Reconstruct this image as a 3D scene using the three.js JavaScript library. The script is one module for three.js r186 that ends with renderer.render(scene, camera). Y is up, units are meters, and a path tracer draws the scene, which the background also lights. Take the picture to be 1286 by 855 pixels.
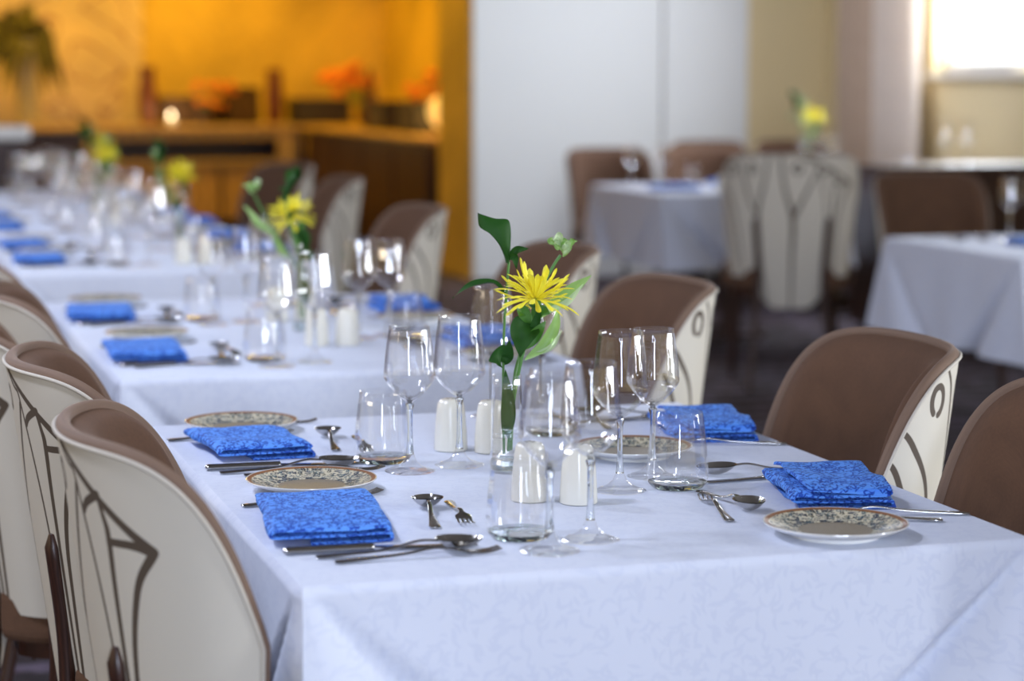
import * as THREE from 'three';
import { RoundedBoxGeometry } from 'three/addons/geometries/RoundedBoxGeometry.js';
import * as BGU from 'three/addons/utils/BufferGeometryUtils.js';
import { ImprovedNoise } from 'three/addons/math/ImprovedNoise.js';
import { RectAreaLightUniformsLib } from 'three/addons/lights/RectAreaLightUniformsLib.js';

// ---------------------------------------------------------------- camera, light, exposure
const scene = new THREE.Scene();
const camera = new THREE.PerspectiveCamera(17.36, 1286 / 855, 0.05, 200);
camera.position.set(-0.49, 1.32, 2.4154);
{
  const yaw = THREE.MathUtils.degToRad(16.943), pitch = THREE.MathUtils.degToRad(6.772);
  camera.rotation.order = 'YXZ';
  camera.rotation.set(-pitch, -yaw, 0);
}
camera.focus = 3.08;
camera.userData.fStop = 2.8;
scene.add(camera);
const renderer = new THREE.WebGLRenderer({ antialias: true });
renderer.toneMapping = THREE.LinearToneMapping;
renderer.toneMappingExposure = 1.0;
renderer.shadowMap.enabled = true;
RectAreaLightUniformsLib.init();
scene.background = new THREE.Color(0.75, 0.88, 1.05);

const BACK_LIGHT = new THREE.Color(0.72, 0.83, 1.08), BACK_LEVEL = 25;       // tall windows behind the camera
const SIDE_LIGHT = new THREE.Color(0.93, 0.99, 1.08), SIDE_LEVEL = 33;        // windows of the right-hand wall
const PANEL_LIGHT = new THREE.Color(0.84, 0.9, 1.1), PANEL_LEVEL = 108;        // added ceiling panels
const WARM_LIGHT = new THREE.Color(1.0, 0.84, 0.6), WARM_LEVEL = 14;           // added fill lamps on the left wall
const AMBER_LIGHT = new THREE.Color(1.0, 0.58, 0.03), AMBER_LEVEL = 85;      // buffet strip lights
function areaLight(name, color, level, w, h, p, q) {
  const l = new THREE.RectAreaLight(color, level, w, h);
  l.name = name; l.position.set(...p); l.lookAt(...q); scene.add(l);
  return l;
}

// ---------------------------------------------------------------- helpers
let seed = 7;
const rnd = () => { seed = (seed * 1664525 + 1013904223) >>> 0; return seed / 4294967296; };
const rr = (a, b) => a + (b - a) * rnd();
const noise = new ImprovedNoise();
const clamp = THREE.MathUtils.clamp, lerp = THREE.MathUtils.lerp, smooth = THREE.MathUtils.smoothstep;
const V = (x, y, z) => new THREE.Vector3(x, y, z);
const taken = {};
function numbered(n) { n = n.replace(/_\d{3}$/, ''); const k = (taken[n] = (taken[n] ?? -1) + 1); return k ? n + '_' + String(k).padStart(3, '0') : n; }
function shade(o) { o.traverse((m) => { if (m.isMesh) { m.castShadow = true; m.receiveShadow = true; } }); return o; }
function tag(o, label, category, group, kind) {
  o.userData = { ...o.userData, label, category };
  if (group) o.userData.group = group;
  if (kind) o.userData.kind = kind;
  return o;
}
function thing(name, label, category, p = [0, 0, 0], turn = 0, group) {
  const o = new THREE.Group(); o.name = numbered(name); scene.add(o);
  o.position.set(...p); o.rotation.y = turn;
  return tag(o, label, category, group);
}
const partCount = new WeakMap();
function part(name, geo, mat, parent) {
  const m = new THREE.Mesh(geo, mat); m.castShadow = m.receiveShadow = true;
  const c = partCount.get(parent) ?? {}; partCount.set(parent, c);
  const k = (c[name] = (c[name] ?? -1) + 1);
  m.name = k ? name + '_' + String(k).padStart(3, '0') : name;
  parent.add(m); return m;
}
function struct(name, geo, mat) {
  const m = new THREE.Mesh(geo, mat); m.name = name; m.castShadow = m.receiveShadow = true; m.userData.kind = 'structure'; scene.add(m); return m;
}
function copyOf(proto, label, p, turn, group) {
  const o = proto.clone(); o.name = numbered(proto.name); scene.add(o);
  o.userData = { ...proto.userData, label }; if (group) o.userData.group = group;
  o.position.set(...p); o.rotation.set(0, turn, 0); return o;
}
const protos = {};
// the first call builds the thing, later calls clone it
function place(kind, build, label, p, turn = 0, group) {
  if (!protos[kind]) { const o = build(); o.userData.label = label; if (group) o.userData.group = group; o.position.set(...p); o.rotation.y = turn; protos[kind] = o; return o; }
  return copyOf(protos[kind], label, p, turn, group);
}
const merge = (list) => BGU.mergeGeometries(list.map((g) => { const q = g.index ? g.toNonIndexed() : g; for (const k of Object.keys(q.attributes)) if (!['position', 'normal', 'uv'].includes(k)) q.deleteAttribute(k); return q; }));
function box(x0, x1, y0, y1, z0, z1, r = 0) {
  const g = r ? new RoundedBoxGeometry(x1 - x0, y1 - y0, z1 - z0, 3, r) : new THREE.BoxGeometry(x1 - x0, y1 - y0, z1 - z0);
  g.translate((x0 + x1) / 2, (y0 + y1) / 2, (z0 + z1) / 2); worldUV(g); return g;
}
function worldUV(g) {       // box-projected uv in metres
  const p = g.attributes.position, n = g.attributes.normal, uv = new Float32Array(p.count * 2);
  for (let i = 0; i < p.count; i++) {
    const ax = Math.abs(n.getX(i)), ay = Math.abs(n.getY(i)), az = Math.abs(n.getZ(i));
    const [u, v] = ay >= ax && ay >= az ? [p.getX(i), p.getZ(i)] : ax >= az ? [p.getZ(i), p.getY(i)] : [p.getX(i), p.getY(i)];
    uv[2 * i] = u; uv[2 * i + 1] = v;
  }
  g.setAttribute('uv', new THREE.BufferAttribute(uv, 2)); return g;
}
function grid(nu, nv, f, flip = false) {       // surface from f(u, v) -> [x, y, z, tu?, tv?]
  const pos = [], uv = [], idx = [];
  for (let j = 0; j <= nv; j++) for (let i = 0; i <= nu; i++) {
    const q = f(i / nu, j / nv); pos.push(q[0], q[1], q[2]); uv.push(q[3] ?? i / nu, q[4] ?? j / nv);
  }
  for (let j = 0; j < nv; j++) for (let i = 0; i < nu; i++) {
    const a = j * (nu + 1) + i, b = a + 1, c = a + nu + 1, d = c + 1;
    flip ? idx.push(a, c, b, b, c, d) : idx.push(a, b, c, b, d, c);
  }
  const g = new THREE.BufferGeometry();
  g.setAttribute('position', new THREE.Float32BufferAttribute(pos, 3)); g.setAttribute('uv', new THREE.Float32BufferAttribute(uv, 2));
  g.setIndex(idx); g.computeVertexNormals(); return g;
}
// closed sweep of an ellipse along points; w(t), h(t) half sizes; side = vector that the width follows
function sweep(pts, w, h, seg = 10, n = 28, side = null, caps = true) {
  const curve = new THREE.CatmullRomCurve3(pts.map((p) => (p.isVector3 ? p : V(...p))));
  const pos = [], uv = [], idx = [];
  let prev = side ? side.clone() : null;
  for (let i = 0; i <= n; i++) {
    const t = i / n, c = curve.getPoint(t), d = curve.getTangent(t);
    let s = prev ? prev.clone() : Math.abs(d.y) > 0.9 ? V(1, 0, 0) : V(0, 1, 0);
    s.addScaledVector(d, -s.dot(d)).normalize(); if (!side) prev = s.clone();
    const u = d.clone().cross(s).normalize(), ww = Math.max(w(t), 1e-5), hh = Math.max(h(t), 1e-5);
    for (let k = 0; k <= seg; k++) {
      const a = (k / seg) * Math.PI * 2;
      pos.push(...c.clone().addScaledVector(s, Math.cos(a) * ww).addScaledVector(u, Math.sin(a) * hh).toArray()); uv.push(k / seg, t);
    }
  }
  for (let i = 0; i < n; i++) for (let k = 0; k < seg; k++) {
    const a = i * (seg + 1) + k, b = a + 1, c = a + seg + 1, d = c + 1;
    idx.push(a, c, b, b, c, d);
  }
  if (caps) for (const i of [0, n]) {
    const c = curve.getPoint(i / n), at = pos.length / 3; pos.push(c.x, c.y, c.z); uv.push(0.5, i / n);
    for (let k = 0; k < seg; k++) { const a = i * (seg + 1) + k; i ? idx.push(at, a + 1, a) : idx.push(at, a, a + 1); }
  }
  const g = new THREE.BufferGeometry();
  g.setAttribute('position', new THREE.Float32BufferAttribute(pos, 3)); g.setAttribute('uv', new THREE.Float32BufferAttribute(uv, 2));
  g.setIndex(idx); g.computeVertexNormals();
  // outward faces
  return fixWinding(g);
}
function fixWinding(g) {
  const p = g.attributes.position, ix = g.index.array; let vol = 0; const a = V(), b = V(), c = V();
  for (let i = 0; i < ix.length; i += 3) { a.fromBufferAttribute(p, ix[i]); b.fromBufferAttribute(p, ix[i + 1]); c.fromBufferAttribute(p, ix[i + 2]); vol += a.dot(b.clone().cross(c)); }
  if (vol < 0) { for (let i = 0; i < ix.length; i += 3) { const t = ix[i]; ix[i] = ix[i + 1]; ix[i + 1] = t; } g.computeVertexNormals(); }
  return g;
}
function lathe(profile, seg = 48, crease = 0.6) {
  const g = new THREE.LatheGeometry(profile.map(([r, y]) => new THREE.Vector2(Math.max(r, 0), y)), seg);
  const q = BGU.toCreasedNormals(g, crease); return q;
}

// ---------------------------------------------------------------- textures
function canvasTex(w, h, draw, srgb = true, repeat) {
  const c = document.createElement('canvas'); c.width = w; c.height = h; draw(c.getContext('2d'), w, h);
  const t = new THREE.CanvasTexture(c); if (srgb) t.colorSpace = THREE.SRGBColorSpace;
  t.wrapS = t.wrapT = THREE.RepeatWrapping; if (repeat) t.repeat.set(repeat, repeat); return t;
}
function dataTex(n, f, srgb, repeat = 1) {       // f(u, v) -> [r, g, b] in 0..1, tiled
  const d = new Uint8Array(n * n * 4);
  for (let j = 0; j < n; j++) for (let i = 0; i < n; i++) { const c = f(i / n, j / n), o = (j * n + i) * 4; for (let k = 0; k < 3; k++) d[o + k] = clamp(c[k], 0, 1) * 255; d[o + 3] = 255; }
  const t = new THREE.DataTexture(d, n, n); t.magFilter = THREE.LinearFilter; t.minFilter = THREE.LinearFilter; t.wrapS = t.wrapT = THREE.RepeatWrapping;
  if (srgb) t.colorSpace = THREE.SRGBColorSpace; t.repeat.set(repeat, repeat); t.needsUpdate = true; return t;
}
const tnoise = (u, v, k, z = 0) => {            // tiling noise, k cells
  const a = u * Math.PI * 2, b = v * Math.PI * 2, r = k / 6.283;
  return noise.noise(Math.cos(a) * r + 11 + z, Math.sin(a) * r + Math.cos(b) * r * 1.31, Math.sin(b) * r + z * 3.1);
};
function leafStrokes(g, n, count, len, wide, color, curl = 1) {     // scattered curled leaves that tile
  g.strokeStyle = color; g.fillStyle = color; g.lineCap = 'round';
  for (let i = 0; i < count; i++) {
    const x = rnd() * n, y = rnd() * n, a = rnd() * 6.283, L = len * rr(0.6, 1.3), b = rr(-1, 1) * curl, w = wide * rr(0.7, 1.2);
    for (const ox of [-n, 0, n]) for (const oy of [-n, 0, n]) {
      const X = x + ox, Y = y + oy; if (X < -L * 2 || X > n + L * 2 || Y < -L * 2 || Y > n + L * 2) continue;
      g.beginPath(); g.moveTo(X, Y);
      const ex = X + Math.cos(a) * L, ey = Y + Math.sin(a) * L, mx = (X + ex) / 2 - Math.sin(a) * L * b * 0.5, my = (Y + ey) / 2 + Math.cos(a) * L * b * 0.5;
      g.quadraticCurveTo(mx - Math.sin(a) * w, my + Math.cos(a) * w, ex, ey); g.quadraticCurveTo(mx + Math.sin(a) * w, my - Math.cos(a) * w, X, Y); g.fill();
    }
  }
}
const damaskDraw = (bg, fg) => (g, n) => { g.fillStyle = bg; g.fillRect(0, 0, n, n); leafStrokes(g, n, 520, 34, 9, fg, 1.2); };
seed = 21; const damaskMap = canvasTex(512, 512, damaskDraw('#ffffff', '#f7f8fb'), true, 3.4);
seed = 21; const damaskBump = canvasTex(512, 512, damaskDraw('#606060', '#9a9a9a'), false, 3.4);
seed = 21; const damaskRough = canvasTex(512, 512, damaskDraw('#ffffff', '#c8c8c8'), false, 3.4);
seed = 35; const napkinMap = canvasTex(512, 512, (g, n) => {
  g.fillStyle = '#629df0'; g.fillRect(0, 0, n, n); leafStrokes(g, n, 430, 44, 10, '#174aae', 1.8); leafStrokes(g, n, 260, 26, 7, '#0f3892', 2.2); leafStrokes(g, n, 70, 24, 4, '#629df0', 1.4);
}, true, 7);
seed = 36; const weaveBump = dataTex(256, (u, v) => { const k = 0.5 + 0.25 * Math.sin(u * 6.283 * 64) * Math.sin(v * 6.283 * 64) + 0.25 * tnoise(u, v, 40); return [k, k, k]; }, false, 9);
const fabricMap = dataTex(256, (u, v) => { const k = 0.955 + 0.05 * tnoise(u, v, 90) + 0.035 * tnoise(u, v, 9, 2); return [k, k * 0.995, k * 0.98]; }, true, 3);
const velvetMap = dataTex(256, (u, v) => { const k = 0.93 + 0.05 * tnoise(u, v, 70, 1) + 0.05 * tnoise(u, v, 7, 4); return [k, k, k]; }, true, 2.5);
const woodMap = dataTex(256, (u, v) => { const g = 0.5 + 0.5 * Math.sin((u * 14 + 1.6 * tnoise(u, v, 4)) * 6.283); const k = 0.72 + 0.2 * g + 0.1 * tnoise(u, v, 60); return [k, k * 0.97, k * 0.94]; }, true, 1);
const carpetMap = dataTex(512, (u, v) => {
  const w = Math.sin((v * 6 + 0.55 * tnoise(u, v, 5) + 0.2 * tnoise(u, v, 14)) * 6.283), s = smooth(w, 0.1, 0.6), q = smooth(tnoise(u, v, 11, 5), 0.1, 0.3), f = 0.85 + 0.3 * tnoise(u, v, 120);
  const c = [lerp(0.12, 0.38, s), lerp(0.075, 0.33, s), lerp(0.1, 0.4, s)];
  return [lerp(c[0], 0.2, q * 0.6) * f, lerp(c[1], 0.1, q * 0.6) * f, lerp(c[2], 0.13, q * 0.6) * f];
}, true, 0.9);
const plasterBump = dataTex(256, (u, v) => { const k = 0.5 + 0.3 * tnoise(u, v, 30) + 0.2 * tnoise(u, v, 90); return [k, k, k]; }, false, 1);
const plateMap = (() => { seed = 51; return canvasTex(512, 512, (g, n) => {
  const c = n / 2; g.fillStyle = '#8f6a48'; g.fillRect(0, 0, n, n);
  g.fillStyle = '#cdc5ac'; g.beginPath(); g.arc(c, c, c * 0.93, 0, 7); g.fill();
  for (let i = 0; i < 1500; i++) {            // scrolled blue-black brushwork on the slope
    const a = rnd() * 6.283, r = c * rr(0.5, 0.94), x = c + Math.cos(a) * r, y = c + Math.sin(a) * r, w = rr(3, 8);
    g.strokeStyle = ['#16203f', '#1b2433', '#233a56', '#3b3a30', '#4c6b74', '#d9d2b8'][Math.floor(rnd() * 6)]; g.lineWidth = rr(2, 4.5);
    g.beginPath(); g.arc(x, y, w, rnd() * 6.28, rnd() * 6.28 + rr(1.5, 4)); g.stroke();
  }
  g.fillStyle = '#8d8371'; g.beginPath(); g.arc(c, c, c * 0.52, 0, 7); g.fill();
  for (let i = 0; i < 500; i++) { const a = rnd() * 6.283, r = c * 0.52 * Math.sqrt(rnd()); g.fillStyle = ['#7f7564', '#9b917e', '#6f6657'][Math.floor(rnd() * 3)]; g.fillRect(c + Math.cos(a) * r, c + Math.sin(a) * r, rr(1, 4), rr(1, 4)); }
  g.strokeStyle = '#8a5a36'; g.lineWidth = n * 0.026; g.beginPath(); g.arc(c, c, c * 0.975, 0, 7); g.stroke();
}); })();
const chairPanelMap = canvasTex(1024, 1024, (g, n) => {
  g.fillStyle = '#f6f2ea'; g.fillRect(0, 0, n, n);
  const X = (u) => ((u + 1) / 2) * n, Y = (v) => (1 - v) * n;
  g.strokeStyle = g.fillStyle = '#63564b'; g.lineCap = 'round'; g.lineJoin = 'round';
  // a line of varying width through points [u, v, width]
  const line = (pts) => {
    const c = new THREE.CatmullRomCurve3(pts.map((p) => V(p[0], p[1], p[2])), false, 'centripetal'), q = c.getPoints(90);
    for (let i = 0; i < 90; i++) { g.lineWidth = q[i].z; g.beginPath(); g.moveTo(X(q[i].x), Y(q[i].y)); g.lineTo(X(q[i + 1].x), Y(q[i + 1].y)); g.stroke(); }
  };
  const ring = (u, v, ru, rv, w, a0 = 0, a1 = 6.3) => { g.lineWidth = w; g.beginPath(); g.ellipse(X(u), Y(v), ru * n / 2, rv * n, 0, a0, a1); g.stroke(); };
  // sitter's right wing: pointed leaves
  line([[0.03, 0.992, 9], [0.25, 0.922, 15], [0.45, 0.850, 17], [0.6, 0.800, 21]]);
  line([[0.6, 0.800, 21], [0.5, 0.708, 16], [0.455, 0.586, 14], [0.45, 0.409, 12], [0.46, 0.027, 11]]);
  line([[0.6, 0.800, 21], [0.5, 0.807, 17], [0.385, 0.805, 15]]);
  line([[0.345, 0.893, 10], [0.37, 0.850, 12], [0.385, 0.805, 15], [0.385, 0.681, 13], [0.4, 0.409, 11], [0.43, 0.027, 9]]);
  line([[0.345, 0.893, 18], [0.28, 0.875, 17], [0.235, 0.850, 13]]);
  line([[0.03, 0.992, 9], [0.12, 0.950, 9], [0.225, 0.860, 8], [0.29, 0.681, 8], [0.36, 0.341, 8], [0.4, 0.027, 8]]);
  // middle stem with its pair of arms, loops between the arms
  line([[-0.1, 0.99, 12], [-0.07, 0.8, 14], [0.0, 0.58, 18], [0.0, 0.3, 13], [0.0, 0.0, 10]]);
  line([[0.2, 0.9, 10], [0.1, 0.74, 14], [0.0, 0.58, 18]]);
  ring(0.03, 0.9, 0.03, 0.028, 13);
  // sitter's left wing: loops and long arcs
  line([[-0.2, 0.985, 10], [-0.25, 0.8, 14], [-0.32, 0.6, 18], [-0.3, 0.3, 13], [-0.26, 0.0, 11]]);
  line([[-0.56, 0.97, 10], [-0.47, 0.88, 14], [-0.43, 0.76, 15], [-0.38, 0.66, 14], [-0.32, 0.6, 16]]);
  ring(-0.36, 0.9, 0.03, 0.03, 14);
  ring(-0.63, 0.89, 0.05, 0.036, 18, 2.2, 7.6);
  line([[-0.92, 0.84, 9], [-0.78, 0.78, 17], [-0.65, 0.67, 15], [-0.58, 0.45, 12], [-0.5, 0.02, 10]]);
  line([[-0.97, 0.77, 9], [-0.86, 0.7, 17], [-0.76, 0.56, 14], [-0.66, 0.3, 11], [-0.58, 0.02, 9]]);
});
chairPanelMap.wrapS = chairPanelMap.wrapT = THREE.ClampToEdgeWrapping;
const marbleMap = dataTex(512, (u, v) => {
  const k = Math.abs(tnoise(u, v, 5, 8) + 0.35 * tnoise(u, v, 14, 2)), s = 1 - smooth(k, 0.0, 0.07), c = 0.9 + 0.12 * tnoise(u, v, 6, 3);
  return [lerp(0.93 * c, 0.5, s * 0.8), lerp(0.84 * c, 0.34, s * 0.8), lerp(0.68 * c, 0.18, s * 0.8)];
}, true, 0.45);
const amberPlasterMap = dataTex(256, (u, v) => { const c = 0.86 + 0.16 * tnoise(u, v, 5, 3) + 0.06 * tnoise(u, v, 40); return [c, c * 0.9, c * 0.66]; }, true, 0.4);

// ---------------------------------------------------------------- materials
const std = (o) => new THREE.MeshStandardMaterial(o), phy = (o) => new THREE.MeshPhysicalMaterial(o);
const lin = (r, g, b) => new THREE.Color().setRGB(r, g, b);
const M = {
  cloth: phy({ color: lin(0.66, 0.70, 0.82), map: damaskMap, bumpMap: damaskBump, bumpScale: 0.0003, roughness: 0.8, roughnessMap: damaskRough, sheen: 1, sheenColor: lin(0.75, 0.84, 1), sheenRoughness: 0.5, side: THREE.DoubleSide }),
  napkin: phy({ color: lin(0.82, 0.92, 1), map: napkinMap, bumpMap: weaveBump, bumpScale: 0.0003, roughness: 0.75, sheen: 0.3, sheenColor: lin(0.25, 0.55, 1), sheenRoughness: 0.5 }),
  panel: phy({ color: lin(0.63, 0.61, 0.565), map: chairPanelMap, bumpMap: weaveBump, bumpScale: 0.0002, roughness: 0.75, side: THREE.DoubleSide }),
  velvet: phy({ color: lin(0.125, 0.062, 0.033), map: velvetMap, roughness: 0.95, sheen: 0.5, sheenColor: lin(0.4, 0.27, 0.18), sheenRoughness: 0.4, side: THREE.DoubleSide }),
  piping: phy({ color: lin(0.2, 0.125, 0.085), map: velvetMap, roughness: 0.8, sheen: 0.6, sheenColor: lin(0.5, 0.42, 0.36), sheenRoughness: 0.5 }),
  cord: phy({ color: lin(0.6, 0.56, 0.5), map: fabricMap, roughness: 0.8 }),
  darkWood: std({ color: lin(0.06, 0.024, 0.016), map: woodMap, roughness: 0.35 }),
  mahogany: std({ color: lin(0.045, 0.012, 0.005), map: woodMap, roughness: 0.4 }),
  tanWood: std({ color: lin(0.55, 0.38, 0.2), map: woodMap, roughness: 0.45 }),
  counterTop: std({ color: lin(0.8, 0.64, 0.42), map: marbleMap, roughness: 0.35 }),
  steel: std({ color: lin(0.5, 0.49, 0.48), roughness: 0.12, metalness: 1 }),
  thinGlass: phy({ color: 0xffffff, roughness: 0, transmission: 1, thickness: 0, ior: 1.65, side: THREE.DoubleSide }),
  solidGlass: phy({ color: 0xffffff, roughness: 0, transmission: 1, thickness: 0.01, ior: 1.5, attenuationColor: lin(0.86, 0.96, 0.97), attenuationDistance: 0.03 }),
  water: phy({ color: 0xffffff, roughness: 0, transmission: 1, thickness: 0.03, ior: 1.33 }),
  ceramic: phy({ color: lin(0.78, 0.76, 0.67), roughness: 0.28, clearcoat: 0.6, clearcoatRoughness: 0.1 }),
  whiteGlaze: phy({ color: lin(0.82, 0.82, 0.8), roughness: 0.2, clearcoat: 0.8, clearcoatRoughness: 0.08 }),
  plateGlaze: phy({ map: plateMap, roughness: 0.45, clearcoat: 0.2, clearcoatRoughness: 0.2 }),
  hole: std({ color: lin(0.03, 0.03, 0.03), roughness: 0.9 }),
  petal: phy({ color: lin(0.96, 0.87, 0.05), roughness: 0.6, transmission: 0.25, thickness: 0, side: THREE.DoubleSide }),
  petalDeep: phy({ color: lin(0.96, 0.84, 0.035), roughness: 0.6, transmission: 0.25, thickness: 0, side: THREE.DoubleSide }),
  stem: std({ color: lin(0.07, 0.2, 0.035), roughness: 0.5 }),
  leafDark: phy({ color: lin(0.014, 0.068, 0.007), roughness: 0.6, specularIntensity: 0.4, side: THREE.DoubleSide }),
  leafOlive: phy({ color: lin(0.05, 0.042, 0.012), roughness: 0.6, side: THREE.DoubleSide }),
  leafMid: phy({ color: lin(0.06, 0.2, 0.016), roughness: 0.45, transmission: 0.2, thickness: 0, side: THREE.DoubleSide }),
  leafPale: phy({ color: lin(0.34, 0.56, 0.16), roughness: 0.5, transmission: 0.3, thickness: 0, side: THREE.DoubleSide }),
  leafCream: phy({ color: lin(0.55, 0.68, 0.4), roughness: 0.5, transmission: 0.3, thickness: 0, side: THREE.DoubleSide }),
  carpet: std({ color: 0xffffff, map: carpetMap, roughness: 1 }),
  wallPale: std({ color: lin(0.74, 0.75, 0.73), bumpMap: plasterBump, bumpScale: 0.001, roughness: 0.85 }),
  wallTan: std({ color: lin(0.72, 0.585, 0.33), bumpMap: plasterBump, bumpScale: 0.001, roughness: 0.85 }),
  wallAmber: std({ color: lin(0.8, 0.66, 0.24), map: amberPlasterMap, roughness: 0.7 }),
  marble: std({ color: lin(0.8, 0.74, 0.62), map: marbleMap, roughness: 0.35 }),
  ceiling: std({ color: lin(0.26, 0.24, 0.22), roughness: 0.9 }),
  frame: std({ color: lin(0.72, 0.68, 0.6), roughness: 0.5 }),
  pane: std({ color: lin(0.7, 0.75, 0.8), roughness: 0.2, emissive: lin(1.1, 1.2, 1.3), emissiveIntensity: 1 }),
  curtain: phy({ color: lin(0.52, 0.39, 0.29), map: fabricMap, roughness: 0.9, side: THREE.DoubleSide }),
  sheer: phy({ color: lin(0.74, 0.64, 0.55), map: fabricMap, roughness: 0.9, transmission: 0.12, thickness: 0, side: THREE.DoubleSide }),
  brass: std({ color: lin(0.7, 0.5, 0.25), roughness: 0.3, metalness: 0.8 }),
  copper: std({ color: lin(0.11, 0.03, 0.01), roughness: 0.4 }),
  basket: std({ color: lin(0.07, 0.03, 0.012), map: woodMap, roughness: 0.8 }),
  darkTray: std({ color: lin(0.025, 0.018, 0.012), roughness: 0.5 }),
  orangeFlower: std({ color: lin(0.7, 0.2, 0.03), roughness: 0.6 }),
  greyVase: std({ color: lin(0.3, 0.27, 0.24), roughness: 0.4 }),
  amberPanel: std({ color: lin(0.6, 0.36, 0.1), map: woodMap, roughness: 0.5 }),
  lampGlass: std({ color: lin(0.9, 0.8, 0.55), roughness: 0.4, emissive: lin(1.0, 0.62, 0.15), emissiveIntensity: 0.8 }),
  glow_spot: std({ color: lin(1, 0.9, 0.7), emissive: lin(1, 0.85, 0.6), emissiveIntensity: 6 }),
  diffuser: std({ color: lin(0.9, 0.86, 0.78), emissive: lin(0.84, 0.9, 1.1), emissiveIntensity: 1.5 }),
  diffuserWarm: std({ color: lin(0.9, 0.8, 0.62), emissive: lin(1.0, 0.78, 0.5), emissiveIntensity: 1.5 }),
  amberDiffuser: std({ color: lin(0.9, 0.7, 0.4), emissive: lin(1.0, 0.58, 0.03), emissiveIntensity: 1.5 }),
};

// ---------------------------------------------------------------- the room
const RX = 5.97, FZ = -11.5, AZ = -17.5, LX = -5, CZ = 5.6, H = 3;
struct('floor', box(LX - 0.3, RX + 0.3, -0.12, 0, AZ - 0.3, CZ + 0.3), M.carpet);
struct('ceiling', box(LX - 0.3, RX + 0.3, H, H + 0.12, AZ - 0.3, CZ + 0.3), M.ceiling);
struct('wall_left', box(LX - 0.2, LX, 0, H, AZ - 0.2, CZ + 0.2), M.wallTan);
let windowNo = 0;
function windowUnit(along, fixed, a, b, y0, y1, color, level) {
  // along 'z': in the right wall (x = fixed, facing -x); along 'x': in the wall behind the camera (z = fixed, facing -z)
  const g = new THREE.Group(); g.name = 'window_' + ++windowNo; g.userData.kind = 'structure'; scene.add(g);
  const bx = (p, q, lo, hi, d0, d1) => (along === 'z' ? box(fixed + d0, fixed + d1, lo, hi, p, q) : box(p, q, lo, hi, fixed + d0, fixed + d1));
  part('window_pane', bx(a + 0.04, b - 0.04, y0 + 0.04, y1 - 0.04, 0.12, 0.135), M.pane, g);
  for (const [p, q, lo, hi] of [[a, a + 0.05, y0, y1], [b - 0.05, b, y0, y1], [a + 0.05, b - 0.05, y0, y0 + 0.05], [a + 0.05, b - 0.05, y1 - 0.05, y1]]) part('window_frame', bx(p, q, lo, hi, 0.08, 0.17), M.frame, g);
  part('window_sill', bx(a - 0.04, b + 0.04, y0 - 0.035, y0, -0.05, 0.17), M.frame, g);
  const w = b - a - 0.12, h = y1 - y0 - 0.12, m = (a + b) / 2, c = (y0 + y1) / 2;
  along === 'z' ? areaLight('window_light', color, level, w, h, [fixed + 0.1, c, m], [fixed - 5, c, m]) : areaLight('window_light', color, level, w, h, [m, c, fixed + 0.1], [m, c, fixed - 5]);
}
function wallWithWindows(name, along, fixed, a0, a1, spans, y0, y1, m) {
  const list = [], thick = 0.22;
  const bx = (p, q, lo, hi) => { if (q - p > 0.001) list.push(along === 'z' ? box(fixed, fixed + thick, lo, hi, p, q) : box(p, q, lo, hi, fixed, fixed + thick)); };
  let at = a0;
  for (const [p, q, lo = y0, hi = y1] of spans) { bx(at, p, 0, H); bx(p, q, 0, lo); bx(p, q, hi, H); at = q; }
  bx(at, a1, 0, H); struct(name, merge(list), m);
}
const sideSpans = [[-9.95, -8.3, 1.34, 2.72], [0.1, 1.1, 0.55, 2.85], [3.1, 4.1, 0.55, 2.85]], backSpans = [[-1.5, 0.0]];
wallWithWindows('wall_right', 'z', RX, AZ - 0.2, CZ + 0.2, sideSpans, 1.34, 2.72, M.wallTan);
for (const [i, [a, b, lo, hi]] of sideSpans.entries()) windowUnit('z', RX, a, b, lo, hi, SIDE_LIGHT, SIDE_LEVEL * [0.42, 1, 0.75][i]);
wallWithWindows('wall_rear', 'x', CZ, LX - 0.2, RX + 0.2, backSpans, 0.7, 2.85, M.wallTan);
for (const [a, b] of backSpans) windowUnit('x', CZ, a, b, 0.7, 2.85, BACK_LIGHT, BACK_LEVEL);
// end wall: pale panels, then a tan corner strip, a soft change of light put into two colours; its left end is the pier of the buffet opening
{
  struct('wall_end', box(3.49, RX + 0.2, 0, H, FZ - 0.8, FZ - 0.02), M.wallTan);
  const g = new THREE.Group(); g.name = 'wall_panels'; g.userData.kind = 'structure'; scene.add(g);
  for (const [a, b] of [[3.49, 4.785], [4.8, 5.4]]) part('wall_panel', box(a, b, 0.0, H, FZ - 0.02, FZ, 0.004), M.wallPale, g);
  part('panel_joint', box(4.785, 4.8, 0, H, FZ - 0.02, FZ - 0.016), M.darkWood, g);
  part('pier_lit_face', box(3.47, 3.49, 0, H, FZ - 0.8, FZ - 0.02), M.wallAmber, g);  // buffet light on the pier, put into an amber face
  struct('wall_buffet_side', box(4.35, 4.55, 0, H, AZ - 0.2, FZ - 0.8), M.wallAmber);
  struct('wall_buffet', box(LX - 0.2, 4.35, 0, H, AZ - 0.2, AZ), M.wallAmber);
  const mb = new THREE.Group(); mb.name = 'wall_buffet_cladding'; mb.userData.kind = 'structure'; scene.add(mb);
  for (const [a, b] of [[-4.9, -2.41], [-2.4, -0.11], [-0.1, 2.17]]) part('stone_panel', box(a, b, 0.9, 2.9, AZ, AZ + 0.02, 0.003), M.marble, mb);
}

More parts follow.
